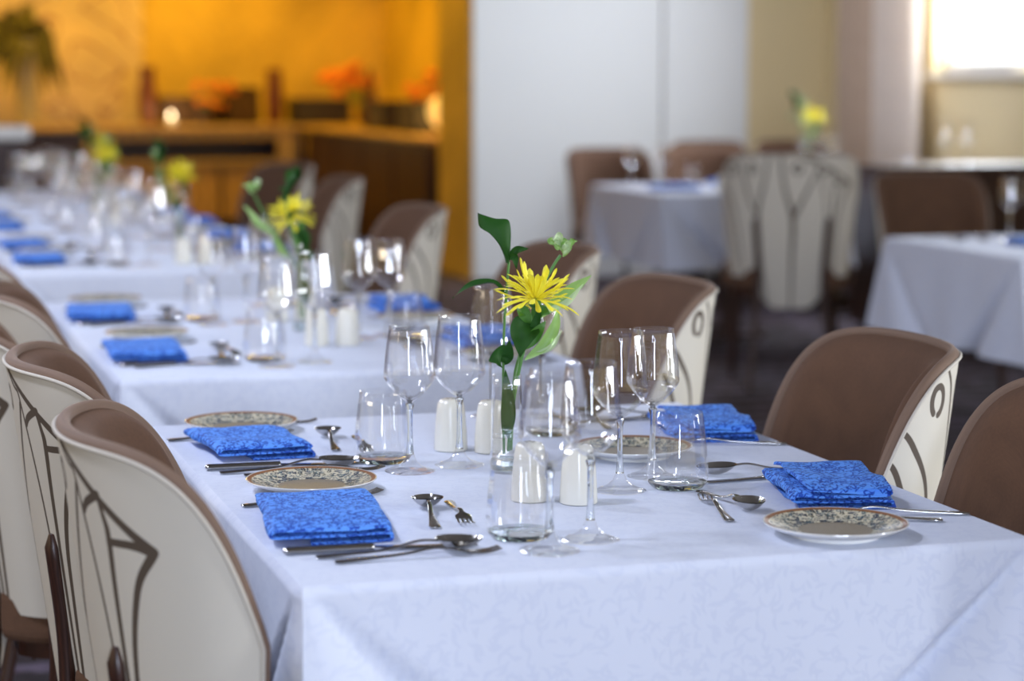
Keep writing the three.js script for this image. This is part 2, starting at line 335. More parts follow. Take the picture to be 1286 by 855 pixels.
// ---------------------------------------------------------------- lamps
function addedPanel(x, z, label, level = PANEL_LEVEL) {  // unseen panels added for top light on tables and far walls
  const t = thing('added_ceiling_light', label, 'ceiling light', [x, H, z]);
  part('frame', merge([box(-0.22, 0.22, -0.03, 0, -0.22, -0.19), box(-0.22, 0.22, -0.03, 0, 0.19, 0.22), box(-0.22, -0.19, -0.03, 0, -0.19, 0.19), box(0.19, 0.22, -0.03, 0, -0.19, 0.19)]), M.frame, t);
  part('diffuser', box(-0.19, 0.19, -0.018, -0.004, -0.19, 0.19), M.diffuser, t);
  areaLight('added_ceiling_fill', PANEL_LIGHT, level, 0.36, 0.36, [x, H - 0.04, z], [x, 0, z]);
}
for (const [z, over] of [[-0.55, 'front'], [-2.5, 'second'], [-4.8, 'third'], [-6.9, 'fourth']]) addedPanel(-1.25, z, `added square ceiling light panel above the left aisle beside the ${over} table`);
addedPanel(4.9, -4.1, 'added square ceiling light panel by the window wall at the right', 45);
addedPanel(4.3, -9.6, 'added square ceiling light panel in the far corner by the end wall', 95);
for (const [z, where] of [[0.4, 'front'], [-2.6, 'second'], [-5.6, 'fourth']]) {  // unseen lamps added as warm fill from the left
  const t = thing('added_wall_lamp', `added warm fill lamp, out of view, on the left wall level with the ${where} table`, 'wall lamp', [LX, 1.9, z]);
  part('back_plate', box(0, 0.02, -0.08, 0.08, -0.06, 0.06, 0.005), M.brass, t); part('shade', box(0.03, 0.12, -0.25, 0.25, -0.2, 0.2, 0.02), M.diffuserWarm, t); part('arm', box(0.015, 0.04, -0.02, 0.02, -0.02, 0.02), M.brass, t);
  areaLight('added_wall_fill', WARM_LIGHT, WARM_LEVEL, 0.38, 0.48, [LX + 0.135, 1.9, z], [LX + 5, 1.9, z]);
}
for (const [i, x] of [-2.6, 0.2, 2.6].entries()) {
  const t = thing('strip_light', `amber strip light over the ${['left', 'middle', 'right'][i]} stretch of the buffet counter`, 'strip light', [x, H, -16.0], 0);
  part('housing', box(-0.95, 0.95, -0.06, 0, -0.09, 0.09), M.brass, t); part('diffuser', box(-0.92, 0.92, -0.075, -0.06, -0.07, 0.07), M.amberDiffuser, t);
  areaLight('strip_light_light', AMBER_LIGHT, AMBER_LEVEL, 1.84, 0.14, [x, H - 0.09, -16.0], [x, 0, -16.9]);
}
{
  const t = thing('strip_light', 'amber strip light over the right arm of the buffet', 'strip light', [3.0, H, -13.6], Math.PI / 2);
  part('housing', box(-0.95, 0.95, -0.06, 0, -0.09, 0.09), M.brass, t); part('diffuser', box(-0.92, 0.92, -0.075, -0.06, -0.07, 0.07), M.amberDiffuser, t);
  areaLight('strip_light_light', AMBER_LIGHT, AMBER_LEVEL, 0.14, 1.84, [3.0, H - 0.09, -13.6], [3.6, 0, -13.6]);
}

{  // unseen strip added to brighten the pier
  const t = thing('strip_light', 'added amber strip light above the opening, aimed at the end wall', 'strip light', [2.3, H, FZ - 0.4], Math.PI / 2);
  part('housing', box(-0.38, 0.38, -0.06, 0, -0.09, 0.09), M.brass, t); part('diffuser', box(-0.35, 0.35, -0.075, -0.06, -0.07, 0.07), M.amberDiffuser, t);
  areaLight('strip_light_light', AMBER_LIGHT, AMBER_LEVEL * 0.8, 0.14, 0.68, [2.3, H - 0.09, FZ - 0.4], [3.49, 1.4, FZ - 0.4]);
}

// ---------------------------------------------------------------- chairs
const shellAt = (phi, y) => {
  const k = clamp((0.91 - y) / 0.6, 0, 1.1), a = 0.27 - 0.06 * k ** 1.3, b = 0.2 - 0.08 * k;
  const c = Math.cos(phi), s = Math.sin(phi);
  return V(a * Math.sign(s) * Math.abs(s) ** 0.92, y, -b * Math.sign(c) * Math.abs(c) ** 0.95);
};
const PM = Math.PI * 0.515;
const rimY = (phi) => 0.9 - 0.19 * Math.max(0, 1 - Math.cos(phi)) ** 3.2, hemY = (phi) => lerp(0.31, 0.43, smooth(Math.abs(phi), 0.25, 0.9));
const shellUV = (p, s) => { const phi = p * PM, y = lerp(hemY(phi), rimY(phi), s); return shellAt(phi, y); };
function shellNormal(p, s) {
  const e = 0.004, a = shellUV(clamp(p + e, -1, 1), s).sub(shellUV(clamp(p - e, -1, 1), s)), b = shellUV(p, clamp(s + e, 0, 1)).sub(shellUV(p, clamp(s - e, 0, 1)));
  const n = a.cross(b).normalize(), o = shellUV(p, s); if (n.x * o.x + n.z * o.z < 0) n.negate(); return n;
}
function buildChair() {
  const t = thing('dining_chair', '', 'chair');
  part('outer_panel', grid(64, 40, (u, v) => { const p = u * 2 - 1, q = shellUV(p, v); return [q.x, q.y, q.z, (1 - p) / 2, clamp((q.y - 0.31) / 0.6, 0, 1)]; }), M.panel, t);
  const pad = (p, s) => 0.012 + 0.05 * Math.sqrt(Math.max(0, 1 - Math.abs(p) ** 9)) * Math.sqrt(Math.max(0, 1 - s ** 12));
  part('inner_back', grid(72, 48, (u, v) => { const p = u * 2 - 1, q = shellUV(p, v).addScaledVector(shellNormal(p, v), -pad(p, v)); return [q.x, q.y, q.z, u * 0.9, v * 0.65]; }, true), M.velvet, t);
  const rim = []; const N = 90;
  for (let i = 0; i <= N; i++) {
    const k = i / N, [p, s] = k < 0.2 ? [-1, 0.05 + k / 0.2 * 0.95] : k > 0.8 ? [1, 0.05 + (1 - k) / 0.2 * 0.95] : [((k - 0.2) / 0.6) * 2 - 1, 1];
    rim.push([p, s]);
  }
  const rimLine = (inset) => rim.map(([p, s]) => shellUV(p, s).addScaledVector(shellNormal(clamp(p, -0.98, 0.98), Math.min(s, 0.98)), inset));
  part('rim_band', sweep(rimLine(-0.009), () => 0.0085, () => 0.0105, 10, 150), M.piping, t);
  part('cord_trim', sweep(rimLine(0.0015), () => 0.0028, () => 0.0028, 8, 150), M.cord, t);
  const seatShape = new THREE.Shape();
  seatShape.moveTo(-0.14, -0.10); seatShape.bezierCurveTo(-0.2, -0.06, -0.2, 0.0, -0.235, 0.04); seatShape.bezierCurveTo(-0.25, 0.12, -0.235, 0.25, -0.16, 0.27);
  seatShape.bezierCurveTo(-0.06, 0.285, 0.06, 0.285, 0.16, 0.27); seatShape.bezierCurveTo(0.235, 0.25, 0.25, 0.12, 0.235, 0.04); seatShape.bezierCurveTo(0.2, 0.0, 0.2, -0.06, 0.14, -0.10); seatShape.lineTo(-0.14, -0.10);
  const sg = new THREE.ExtrudeGeometry(seatShape, { depth: 0.05, bevelEnabled: true, bevelThickness: 0.022, bevelSize: 0.016, bevelSegments: 4, curveSegments: 10 });
  sg.rotateX(Math.PI / 2); sg.translate(0, 0.452, 0); worldUV(sg);
  part('seat', sg, M.velvet, t);
  const rg = new THREE.ExtrudeGeometry(seatShape, { depth: 0.045, bevelEnabled: false, curveSegments: 10 }); rg.rotateX(Math.PI / 2); rg.scale(0.93, 1, 0.93); rg.translate(0, 0.395, 0.006); worldUV(rg);
  part('seat_rail', rg, M.darkWood, t);
  for (const s of [-1, 1]) {
    const top = shellAt(s * 0.55, 0.66), mid = shellAt(s * 0.55, 0.48);
    part('leg', sweep([[top.x, 0.665, top.z - 0.001], [mid.x, 0.48, mid.z - 0.004], [mid.x * 1.03, 0.3, mid.z - 0.012], [mid.x * 1.25, 0.0, mid.z - 0.075]], (k) => (k < 0.03 ? 0.006 + k * 0.25 : 0.014 - 0.002 * k), (k) => (k < 0.03 ? 0.005 + k * 0.25 : 0.013 - 0.001 * k), 12, 30), M.darkWood, t);
    part('leg', sweep([[s * 0.185, 0.4, 0.215], [s * 0.195, 0.2, 0.225], [s * 0.205, 0, 0.24]], (k) => 0.022 - 0.009 * k, (k) => 0.022 - 0.009 * k, 12, 12), M.darkWood, t);
  }
  return t;
}
const chair = (x, z, deg, label, group) => place('chair', buildChair, label, [x, 0, z], THREE.MathUtils.degToRad(deg), group);

// ---------------------------------------------------------------- tables and cloths
function tableclothGeo(w, l, dropX, dropZ) {
  // top spans x 0..w, z 0..-l; skirts hang from its edges, with a cone of cloth at every corner
  const per = [], N = 70, cr = 0.012;
  const ease = (t) => 0.5 - 0.5 * Math.cos(t * Math.PI);
  const sides = [[0, 0, w, 0, 0, 1, w, dropZ], [w, 0, w, -l, 1, 0, l, dropX], [w, -l, 0, -l, 0, -1, w, dropZ], [0, -l, 0, 0, -1, 0, l, dropX]];
  for (const [ax, az, bx, bz, nx, nz, len, drop] of sides) for (let i = 0; i < N; i++) { const t = ease(i / N); per.push({ x: lerp(ax, bx, t), z: lerp(az, bz, t), nx, nz, s: Math.min(t, 1 - t) * len, at: t * len, drop }); }
  const P = per.length, rows = 26, pos = [], uv = [], idx = [];
  const corner = [[w, 0, 1, 1], [w, -l, 1, -1], [0, -l, -1, -1], [0, 0, -1, 1]];
  for (let j = 0; j <= rows; j++) for (let i = 0; i <= P; i++) {
    const q = per[i % P], t = j / rows;
    const cd = Math.exp(-((q.s / 0.16) ** 2)), drop = lerp(q.drop, Math.max(dropX, dropZ), cd), d = t * t * 0.25 * drop + t * 0.75 * drop;
    const u = q.s / Math.max(d, 1e-4);
    // corner direction blends the normal towards the diagonal inside the cone
    let nx = q.nx, nz = q.nz;
    let best = corner[0], bd = 9; for (const c of corner) { const e = Math.hypot(c[0] - q.x, c[1] - q.z); if (e < bd) { bd = e; best = c; } }
    const inside = 1 - smooth(u, 0.25, 0.85);
    nx = lerp(nx, best[2] * 0.2, inside); nz = lerp(nz, best[3] * 0.9, inside);
    const flare = d * (0.04 + 0.3 * inside) - d * 0.17 * Math.exp(-(((u - 0.95) / 0.13) ** 2)) + 0.006 * Math.sin(q.at * 21 + i * 0.01) * (d / q.drop) * (1 - inside);
    const round = Math.min(d, 0.008), off = Math.sqrt(Math.max(0, 0.008 ** 2 - (0.008 - round) ** 2));
    pos.push(q.x + nx * (flare + off), 0.75 - d, q.z + nz * (flare + off)); uv.push(Math.abs(q.nx) > 0.5 ? q.z : q.x, Math.abs(q.nx) > 0.5 ? q.x + d : q.z - d);
  }
  for (let j = 0; j < rows; j++) for (let i = 0; i < P; i++) { const a = j * (P + 1) + i, b = a + 1, c = a + P + 1, e = c + 1; idx.push(a, c, b, b, c, e); }
  // top
  const base = pos.length / 3, tn = 24;
  for (let j = 0; j <= tn; j++) for (let i = 0; i <= tn; i++) { const x = (i / tn) * w, z = -(j / tn) * l; pos.push(x, 0.75, z); uv.push(x, z); }
  for (let j = 0; j < tn; j++) for (let i = 0; i < tn; i++) { const a = base + j * (tn + 1) + i, b = a + 1, c = a + tn + 1, e = c + 1; idx.push(a, b, c, b, e, c); }
  const g = new THREE.BufferGeometry();
  g.setAttribute('position', new THREE.Float32BufferAttribute(pos, 3)); g.setAttribute('uv', new THREE.Float32BufferAttribute(uv, 2)); g.setIndex(idx); g.computeVertexNormals(); return g;
}
function table(x, z, w, l, turn, dropX, dropZ, label, clothLabel) {
  const t = thing('dining_table', label, 'table', [x, 0, z], turn, null);
  part('tabletop', box(0.012, w - 0.012, 0.715, 0.745, -l + 0.012, -0.012, 0.004), M.darkWood, t);
  for (const k of [0.3, 0.7]) { part('pedestal', new THREE.CylinderGeometry(0.035, 0.035, 0.695, 20).translate(w / 2, 0.3675, -l * k), M.darkWood, t); part('foot', box(w / 2 - 0.2, w / 2 + 0.2, 0, 0.03, -l * k - 0.035, -l * k + 0.035, 0.008), M.darkWood, t); }
  const c = new THREE.Mesh(tableclothGeo(w, l, dropX, dropZ), M.cloth); c.name = numbered('tablecloth'); c.castShadow = c.receiveShadow = true; c.position.set(x, 0, z); c.rotation.y = turn; scene.add(c);
  tag(c, clothLabel, 'tablecloth');
}

// ---------------------------------------------------------------- glass and china
function stemGlass(name, h, bowlY, maxY, maxR, rimR) {
  const t = thing(name, '', 'wine glass');
  const outer = [[0.003, bowlY - 0.002]];
  for (let i = 1; i <= 16; i++) { const a = (i / 16) * Math.PI / 2, e = 2 / 1.27; outer.push([0.004 + (maxR - 0.004) * Math.sin(a) ** e, bowlY + (maxY - bowlY) * (1 - Math.cos(a) ** e)]); }
  for (let i = 1; i <= 12; i++) { const k = i / 12; outer.push([lerp(maxR, rimR, k) + 0.0012 * Math.sin(k * Math.PI), lerp(maxY, h, k)]); }
  const inner = outer.map(([r, y], i) => [Math.max(r - 0.0013, 0.0002), y + (i < 6 ? 0.0022 : 0.0006 * (1 - i / outer.length))]).reverse(); inner[0][1] = h - 0.0001;
  inner[inner.length - 1] = [0, bowlY + 0.0035];
  part('bowl', lathe([[0, bowlY - 0.002], ...outer, [rimR - 0.0006, h + 0.0005], ...inner], 56, 1.2), M.thinGlass, t);
  const footLow = [[0, 0.0012], [0.03, 0.0008], [0.0355, 0.0], [0.0368, 0.0011], [0.0362, 0.0022], [0.027, 0.0044], [0.017, 0.0085], [0.0095, 0.0155], [0.0058, 0.0248]];
  part('foot', lathe(footLow, 48, 1.0), M.thinGlass, t);
  const foot = [[0, 0.0246], [0.0058, 0.0249],[0.0043, 0.038], [0.0038, 0.055], [0.0036, bowlY - 0.03], [0.0040, bowlY - 0.012], [0.0062, bowlY - 0.0045], [0.0052, bowlY - 0.0028], [0, bowlY - 0.0025]];
  part('stem', lathe(foot, 40, 1.0), M.solidGlass, t);
  return t;
}
const whiteWine = () => stemGlass('wine_glass', 0.213, 0.102, 0.139, 0.0378, 0.0288), redWine = () => stemGlass('wine_glass', 0.222, 0.103, 0.137, 0.0382, 0.0304);
function tumbler() {
  const t = thing('tumbler', '', 'tumbler'), o = [[0.036, 0.0015], [0.0405, 0.007], [0.0432, 0.0165], [0.0436, 0.024], [0.041, 0.055], [0.0375, 0.085], [0.0345, 0.106]];
  const inn = [[0.0338, 0.1062], [0.0365, 0.085], [0.0398, 0.055], [0.0424, 0.025], [0.0416, 0.0165], [0.036, 0.009], [0.02, 0.0068], [0, 0.0064]];
  part('wall', lathe([[0.0405, 0.0072], ...o.slice(2).map((p) => [p[0], p[1]]), [0.0342, 0.1066], ...inn.slice(0, 5)], 56, 1.0), M.thinGlass, t);
  part('base', lathe([[0, 0.002], [0.03, 0.0018], [0.034, 0.0004], ...o.slice(0, 2), [0.0412, 0.0088], ...inn.slice(6)], 56, 0.9), M.solidGlass, t);
  return t;
}
function breadPlate() {
  const t = thing('bread_plate', '', 'plate');
  const prof = [[0, 0.0035], [0.05, 0.0035], [0.053, 0.0], [0.056, 0.0], [0.057, 0.0045], [0.075, 0.0085], [0.088, 0.0145], [0.0905, 0.0168], [0.0903, 0.018], [0.0885, 0.0178]];
  part('dish', lathe(prof, 72, 0.7), M.whiteGlaze, t);
  const pr = []; for (let i = 0; i <= 24; i++) { const r = (i / 24) * 0.0886; pr.push([r, r < 0.044 ? 0.0068 : 0.0068 + 0.011 * ((r - 0.044) / 0.0446) ** 1.35]); }
  const g = lathe(pr.reverse(), 72, 0.9), p = g.attributes.position, uv = g.attributes.uv;
  for (let i = 0; i < p.count; i++) uv.setXY(i, 0.5 + p.getX(i) / 0.178, 0.5 + p.getZ(i) / 0.178);
  part('glazed_well', g, M.plateGlaze, t); M.plateGlaze.side = THREE.DoubleSide;
  return t;
}
function shaker() {
  const t = thing('shaker', '', 'shaker');
  const prof = [[0, 0], [0.0245, 0], [0.0258, 0.0015], [0.0252, 0.02], [0.0235, 0.045], [0.0213, 0.065], [0.0195, 0.0735], [0.0162, 0.0782], [0.01, 0.0795], [0, 0.08]];
  const g = new THREE.LatheGeometry(prof.map(([r, y]) => new THREE.Vector2(r, y)), 60), p = g.attributes.position;
  for (let i = 0; i < p.count; i++) { const x = p.getX(i), z = p.getZ(i), y = p.getY(i), a = Math.atan2(z, x), k = 1 + 0.018 * Math.cos(a * 10) * smooth(y, 0.002, 0.01) * (1 - smooth(y, 0.066, 0.077)); p.setX(i, x * k); p.setZ(i, z * k); }
  g.computeVertexNormals(); part('body', g, M.ceramic, t);
  for (let i = 0; i < 5; i++) { const a = i * 1.2566; part('hole', new THREE.CylinderGeometry(0.0011, 0.0011, 0.0012, 8).translate(Math.cos(a) * 0.006, 0.0796, Math.sin(a) * 0.006), M.hole, t); }
  return t;
}

// ---------------------------------------------------------------- napkins
function napkinGeo(variant) {
  // folded in layers: cross-section in x (0 .. 0.155) and y, run along z
  seed = 90 + variant; const W = [0.15, 0.138, 0.142][variant], L = [0.25, 0.2, 0.2][variant], th = 0.0044, gap = [0.0108, 0.0096, 0.0108][variant], line = [];
  const layers = [3, 4, 3][variant], first = [0.05, 0.012, 0.05][variant], y0 = th * 0.55;
  for (let i = 0; i < layers; i++) {
    const right = i % 2 === 0 ? variant !== 1 || true : false, y = y0 + gap * i, a = right ? (i ? gap * 0.7 : first) : W - gap * 0.5, b = right ? W - gap * (0.4 + 0.5 * (i % 3)) : gap * (0.6 + 0.5 * i * (variant === 1));
    for (let k = 0; k <= 4; k++) line.push([lerp(a, b, k / 4), y - 0.0006 * Math.sin((k / 4) * Math.PI) * i]);
    if (i < layers - 1) for (let k = 1; k < 5; k++) { const t = -Math.PI / 2 + (k / 5) * Math.PI; line.push([b + (right ? 1 : -1) * Math.cos(t) * gap * 0.62, y + gap / 2 + Math.sin(t) * gap / 2]); }
  }
  if (variant !== 1) { const e = line[line.length - 1]; line.push([e[0] + 0.008, e[1] - gap * 0.15], [e[0] + 0.0105, e[1] - gap * 0.42], [e[0] + 0.007, e[1] - gap * 0.62]); }
  const curve = new THREE.CatmullRomCurve3(line.map(([x, y]) => V(x, y, 0)), false, 'centripetal'), n = 84, m = 26, q = [];
  for (let i = 0; i <= n; i++) { const c = curve.getPoint(i / n), d = curve.getTangent(i / n); q.push([c.x, c.y, -d.y, d.x]); }
  const ring = []; for (let i = 0; i <= n; i++) ring.push([q[i][0] + q[i][2] * th / 2, q[i][1] + q[i][3] * th / 2]);
  for (let i = n; i >= 0; i--) ring.push([q[i][0] - q[i][2] * th / 2, q[i][1] - q[i][3] * th / 2]);
  const R = ring.length, pos = [], uv = [], idx = [], len = []; let acc = 0;
  for (let i = 0; i < R; i++) { if (i) acc += Math.hypot(ring[i][0] - ring[i - 1][0], ring[i][1] - ring[i - 1][1]); len.push(acc); }
  for (let j = 0; j <= m; j++) for (let i = 0; i <= R; i++) {
    const [x, y] = ring[i % R], v = j / m, end = Math.min(v, 1 - v);
    const wob = [0.0025, 0.005, 0.003][variant] * noise.noise(x * 30 + variant, y * 90, v * 5) + 0.0022 * Math.sin(v * 9 + y * 200), puff = 1 + 0.14 * noise.noise(v * 3, x * 14, variant + 3) - 0.16 * Math.exp(-end * 18);
    const endWave = (v - 0.5) * (0.006 * noise.noise(x * 40, y * 120, variant * 7 + 1) + 0.0035 * Math.sin(y * 420));
    pos.push(x + wob - 0.5 * W, Math.max(y * puff, 0.0003), (v - 0.5) * L + endWave + 0.01 * (x / W - 0.5) * (variant ? 1 : -1)); uv.push(len[i % R], v * L);
  }
  for (let j = 0; j < m; j++) for (let i = 0; i < R; i++) { const a = j * (R + 1) + i, b = a + 1, c = a + R + 1, e = c + 1; idx.push(a, b, c, b, e, c); }
  const tri = THREE.ShapeUtils.triangulateShape(ring.map(([x, y]) => new THREE.Vector2(x, y)), []);
  for (const j of [0, m]) { const at = pos.length / 3; for (let i = 0; i < R; i++) { const o = (j * (R + 1) + i) * 3; pos.push(pos[o], pos[o + 1], pos[o + 2]); uv.push(ring[i][0], ring[i][1]); } for (const [a, b, c] of tri) j ? idx.push(at + a, at + b, at + c) : idx.push(at + a, at + c, at + b); }
  const g = new THREE.BufferGeometry(); g.setAttribute('position', new THREE.Float32BufferAttribute(pos, 3)); g.setAttribute('uv', new THREE.Float32BufferAttribute(uv, 2)); g.setIndex(idx); g.computeVertexNormals();
  return BGU.toCreasedNormals(fixWinding(g), 0.9);
}
const napkin = (variant) => () => { const m = new THREE.Mesh(napkinGeo(variant), M.napkin); m.name = numbered('napkin'); m.castShadow = m.receiveShadow = true; scene.add(m); return tag(m, '', 'napkin'); };

// ---------------------------------------------------------------- cutlery: lies along +x, handle end at x = 0
const zAxis = V(0, 0, 1);
function fork(L, name = 'fork', wide = 1) {
  const t = thing(name, '', 'fork'), w = (k) => lerp(0.0078, 0.0034, smooth(k, 0, 0.55)) * wide * (k < 0.02 ? 0.75 : 1);
  part('handle', sweep([[0, 0.0024, 0], [L * 0.18, 0.0034, 0], [L * 0.42, 0.006, 0], [L * 0.6, 0.0105, 0], [L * 0.7, 0.008, 0]], (k) => w(k), (k) => 0.0016, 10, 26, zAxis), M.steel, t);
  const hy = (k) => lerp(0.0085, 0.0024, smooth(k, 0, 0.6)) + 0.004 * smooth(k, 0.75, 1);
  part('head', sweep([[L * 0.68, 0.0092, 0], [L * 0.74, hy(0.2), 0], [L * 0.8, hy(0.42), 0]], (k) => lerp(0.0045, 0.0112, smooth(k, 0, 0.55)) * wide, () => 0.001, 12, 12, zAxis), M.steel, t);
  for (const i of [-1.5, -0.5, 0.5, 1.5]) part('tine', sweep([[L * 0.785, hy(0.38), i * 0.0058 * wide], [L * 0.86, hy(0.62), i * 0.006 * wide], [L * 0.94, hy(0.82), i * 0.006 * wide], [L, hy(1), i * 0.0058 * wide]], (k) => lerp(0.0019, 0.0011, k) * wide, () => 0.0009, 6, 10, zAxis), M.steel, t);
  return t;
}
function spoon(L, name = 'spoon', wide = 1) {
  const t = thing(name, '', 'spoon'), bl = L * 0.29, bw = bl * 0.34 * wide;
  part('handle', sweep([[0, 0.0024, 0], [L * 0.18, 0.0034, 0], [L * 0.42, 0.006, 0], [L * 0.62, 0.0145, 0], [L * 0.725, 0.0135, 0]], (k) => lerp(0.0078, 0.003, smooth(k, 0, 0.6)) * (k < 0.02 ? 0.75 : 1), () => 0.0016, 10, 26, zAxis), M.steel, t);
  const surf = (dy) => (u, v) => { const a = u * Math.PI * 2, r = v, x = L - bl / 2 + Math.cos(a) * r * bl / 2, z = Math.sin(a) * r * bw * (1 - 0.16 * Math.cos(a)); return [x, 0.0012 + 0.0125 * r ** 2.1 + dy + 0.001 * (1 - Math.cos(a)) * r, z]; };
  part('bowl', merge([grid(36, 12, surf(0.0009)), grid(36, 12, surf(0), true)]), M.steel, t); M.steel.side = THREE.DoubleSide;
  return t;
}
function knife(L) {
  const t = thing('knife', '', 'knife');
  part('handle', sweep([[0, 0.0048, 0], [L * 0.2, 0.0048, 0], [L * 0.46, 0.0046, 0]], (k) => (k < 0.03 ? 0.0065 : lerp(0.0088, 0.0068, k)), (k) => (k < 0.03 ? 0.0028 : 0.0042), 14, 22, zAxis), M.steel, t);
  part('blade', sweep([[L * 0.45, 0.0046, 0], [L * 0.55, 0.003, 0], [L * 0.75, 0.0018, 0.001], [L * 0.92, 0.0016, 0.002], [L, 0.0016, 0.005]], (k) => (k < 0.2 ? lerp(0.0055, 0.0098, k / 0.2) : lerp(0.0098, 0.0085, k) * Math.sqrt(Math.max(0.02, 1 - Math.max(0, (k - 0.7) / 0.3) ** 2.2))), () => 0.0011, 10, 30, zAxis), M.steel, t);
  return t;
}
const T = 0.7505;                               // cloth surface
const lie = (kind, build, label, x0, z0, x1, z1, group) => place(kind, build, label, [x0, T, z0], Math.atan2(-(z1 - z0), x1 - x0), group);
const tableFork = () => fork(0.205), dessertFork = () => fork(0.165, 'dessert_fork', 0.95), tableSpoon = () => spoon(0.205, 'spoon', 1.1), dessertSpoon = () => spoon(0.165, 'dessert_spoon', 1.3), tableKnife = () => knife(0.238);

// ---------------------------------------------------------------- flowers
function leafGeo(pts, w, bend = 0.25, facing = V(0, 0, 1), early = 1) {
  const curve = new THREE.CatmullRomCurve3(pts.map((p) => V(...p)));
  return grid(8, 18, (u, v) => {
    const c = curve.getPoint(v), d = curve.getTangent(v), s = d.clone().cross(facing).normalize(), n = s.clone().cross(d).normalize();
    const k = (u - 0.5) * 2, half = w * 0.5 * Math.sin(Math.PI * Math.min(1, v * 0.97 + 0.02) ** early) ** 0.9 * (1.12 - 0.4 * v);
    const q = c.addScaledVector(s, k * half).addScaledVector(n, (k * k - 0.35) * half * bend + 0.0015 * Math.sin(v * 9 + k)); return [q.x, q.y, q.z];
  });
}
const stemSweep = (pts, r) => sweep(pts, () => r, () => r, 8, 24);
function petalGeo(len, curl, w) {          // a quill that leaves along +y and bends outwards (+x)
  const pts = [[0, 0, 0], [curl * 0.12 * len, len * 0.35, 0], [curl * 0.4 * len, len * 0.7, 0], [curl * 0.75 * len, len * 0.97, 0]];
  const curve = new THREE.CatmullRomCurve3(pts.map((p) => V(...p)));
  return grid(4, 12, (u, v) => {
    const c = curve.getPoint(v), k = (u - 0.5) * 2, half = w * (0.55 + 0.45 * smooth(v, 0.3, 0.9)) * Math.sqrt(Math.max(0.03, 1 - smooth(v, 0.86, 1.02)));
    return [c.x - (1 - k * k) * half * 0.55, c.y, c.z + k * half];
  });
}
const petalGeos = [petalGeo(0.046, 0.35, 0.0041), petalGeo(0.053, 0.55, 0.0043), petalGeo(0.052, -0.3, 0.0041), petalGeo(0.036, 0.15, 0.0036)];
function mumHead(t, at, tilt) {
  seed = 404;
  const head = new THREE.Group(); head.name = 'flower_head'; head.scale.setScalar(1.06); head.position.set(...at); head.rotation.set(...tilt); t.add(head);
  const n = 92;
  for (let i = 0; i < n; i++) {
    const f = (i + 0.5) / n, az = i * 2.39996, pol = f < 0.3 ? lerp(0.1, 0.6, f / 0.3) : lerp(0.55, 1.75, ((f - 0.3) / 0.7) ** 1.15) + rr(-0.12, 0.12);
    const kind = f < 0.3 ? 3 : rnd() < 0.3 ? 2 : rnd() < 0.6 ? 0 : 1;
    const m = part('petal', petalGeos[kind], f < 0.3 ? M.petalDeep : M.petal, head);
    m.rotation.set(0, -az, 0); m.rotateZ(-pol); m.scale.setScalar(rr(0.82, 1.12) * (f < 0.25 ? 0.75 : 1));
    m.translateY(0.004);
  }
  part('sepal_cup', new THREE.SphereGeometry(0.009, 14, 10).scale(1, 0.8, 1).translate(0, -0.004, 0), M.leafMid, head);
  return head;
}
// local frame of a posy: x to the right, y up from the table, z towards the room's windows
function chrysanthemum() {
  const t = thing('chrysanthemum', '', 'flower');
  part('stem', stemSweep([[0.002, 0.03, 0.003], [0.008, 0.09, 0.004], [0.018, 0.15, 0.006], [0.032, 0.21, 0.008], [0.0405, 0.2475, 0.008]], 0.0024), M.stem, t);
  mumHead(t, [0.0405, 0.25, 0.008], [-0.1, 0, -0.06]);
  for (const [a, b, c, w, m] of [[[0.033, 0.215, 0.01], [0.022, 0.236, 0.022], [0.018, 0.228, 0.03], 0.02, M.leafMid], [[0.036, 0.225, 0.01], [0.05, 0.236, 0.02], [0.062, 0.232, 0.022], 0.018, M.leafMid], [[0.034, 0.205, 0.012], [0.042, 0.22, 0.02], [0.048, 0.243, 0.02], 0.014, M.leafDark], [[0.024, 0.18, 0.012], [0.04, 0.2, 0.02], [0.056, 0.222, 0.02], 0.02, M.leafMid]]) part('leaf', leafGeo([a, b, c], w), m, t);
  part('leaf', leafGeo([[0.031, 0.22, 0.012], [0.024, 0.206, 0.024], [0.021, 0.19, 0.028], [0.019, 0.17, 0.028]], 0.042, 0.5, V(0, 0, 1), 0.6), M.leafDark, t);
  return t;
}
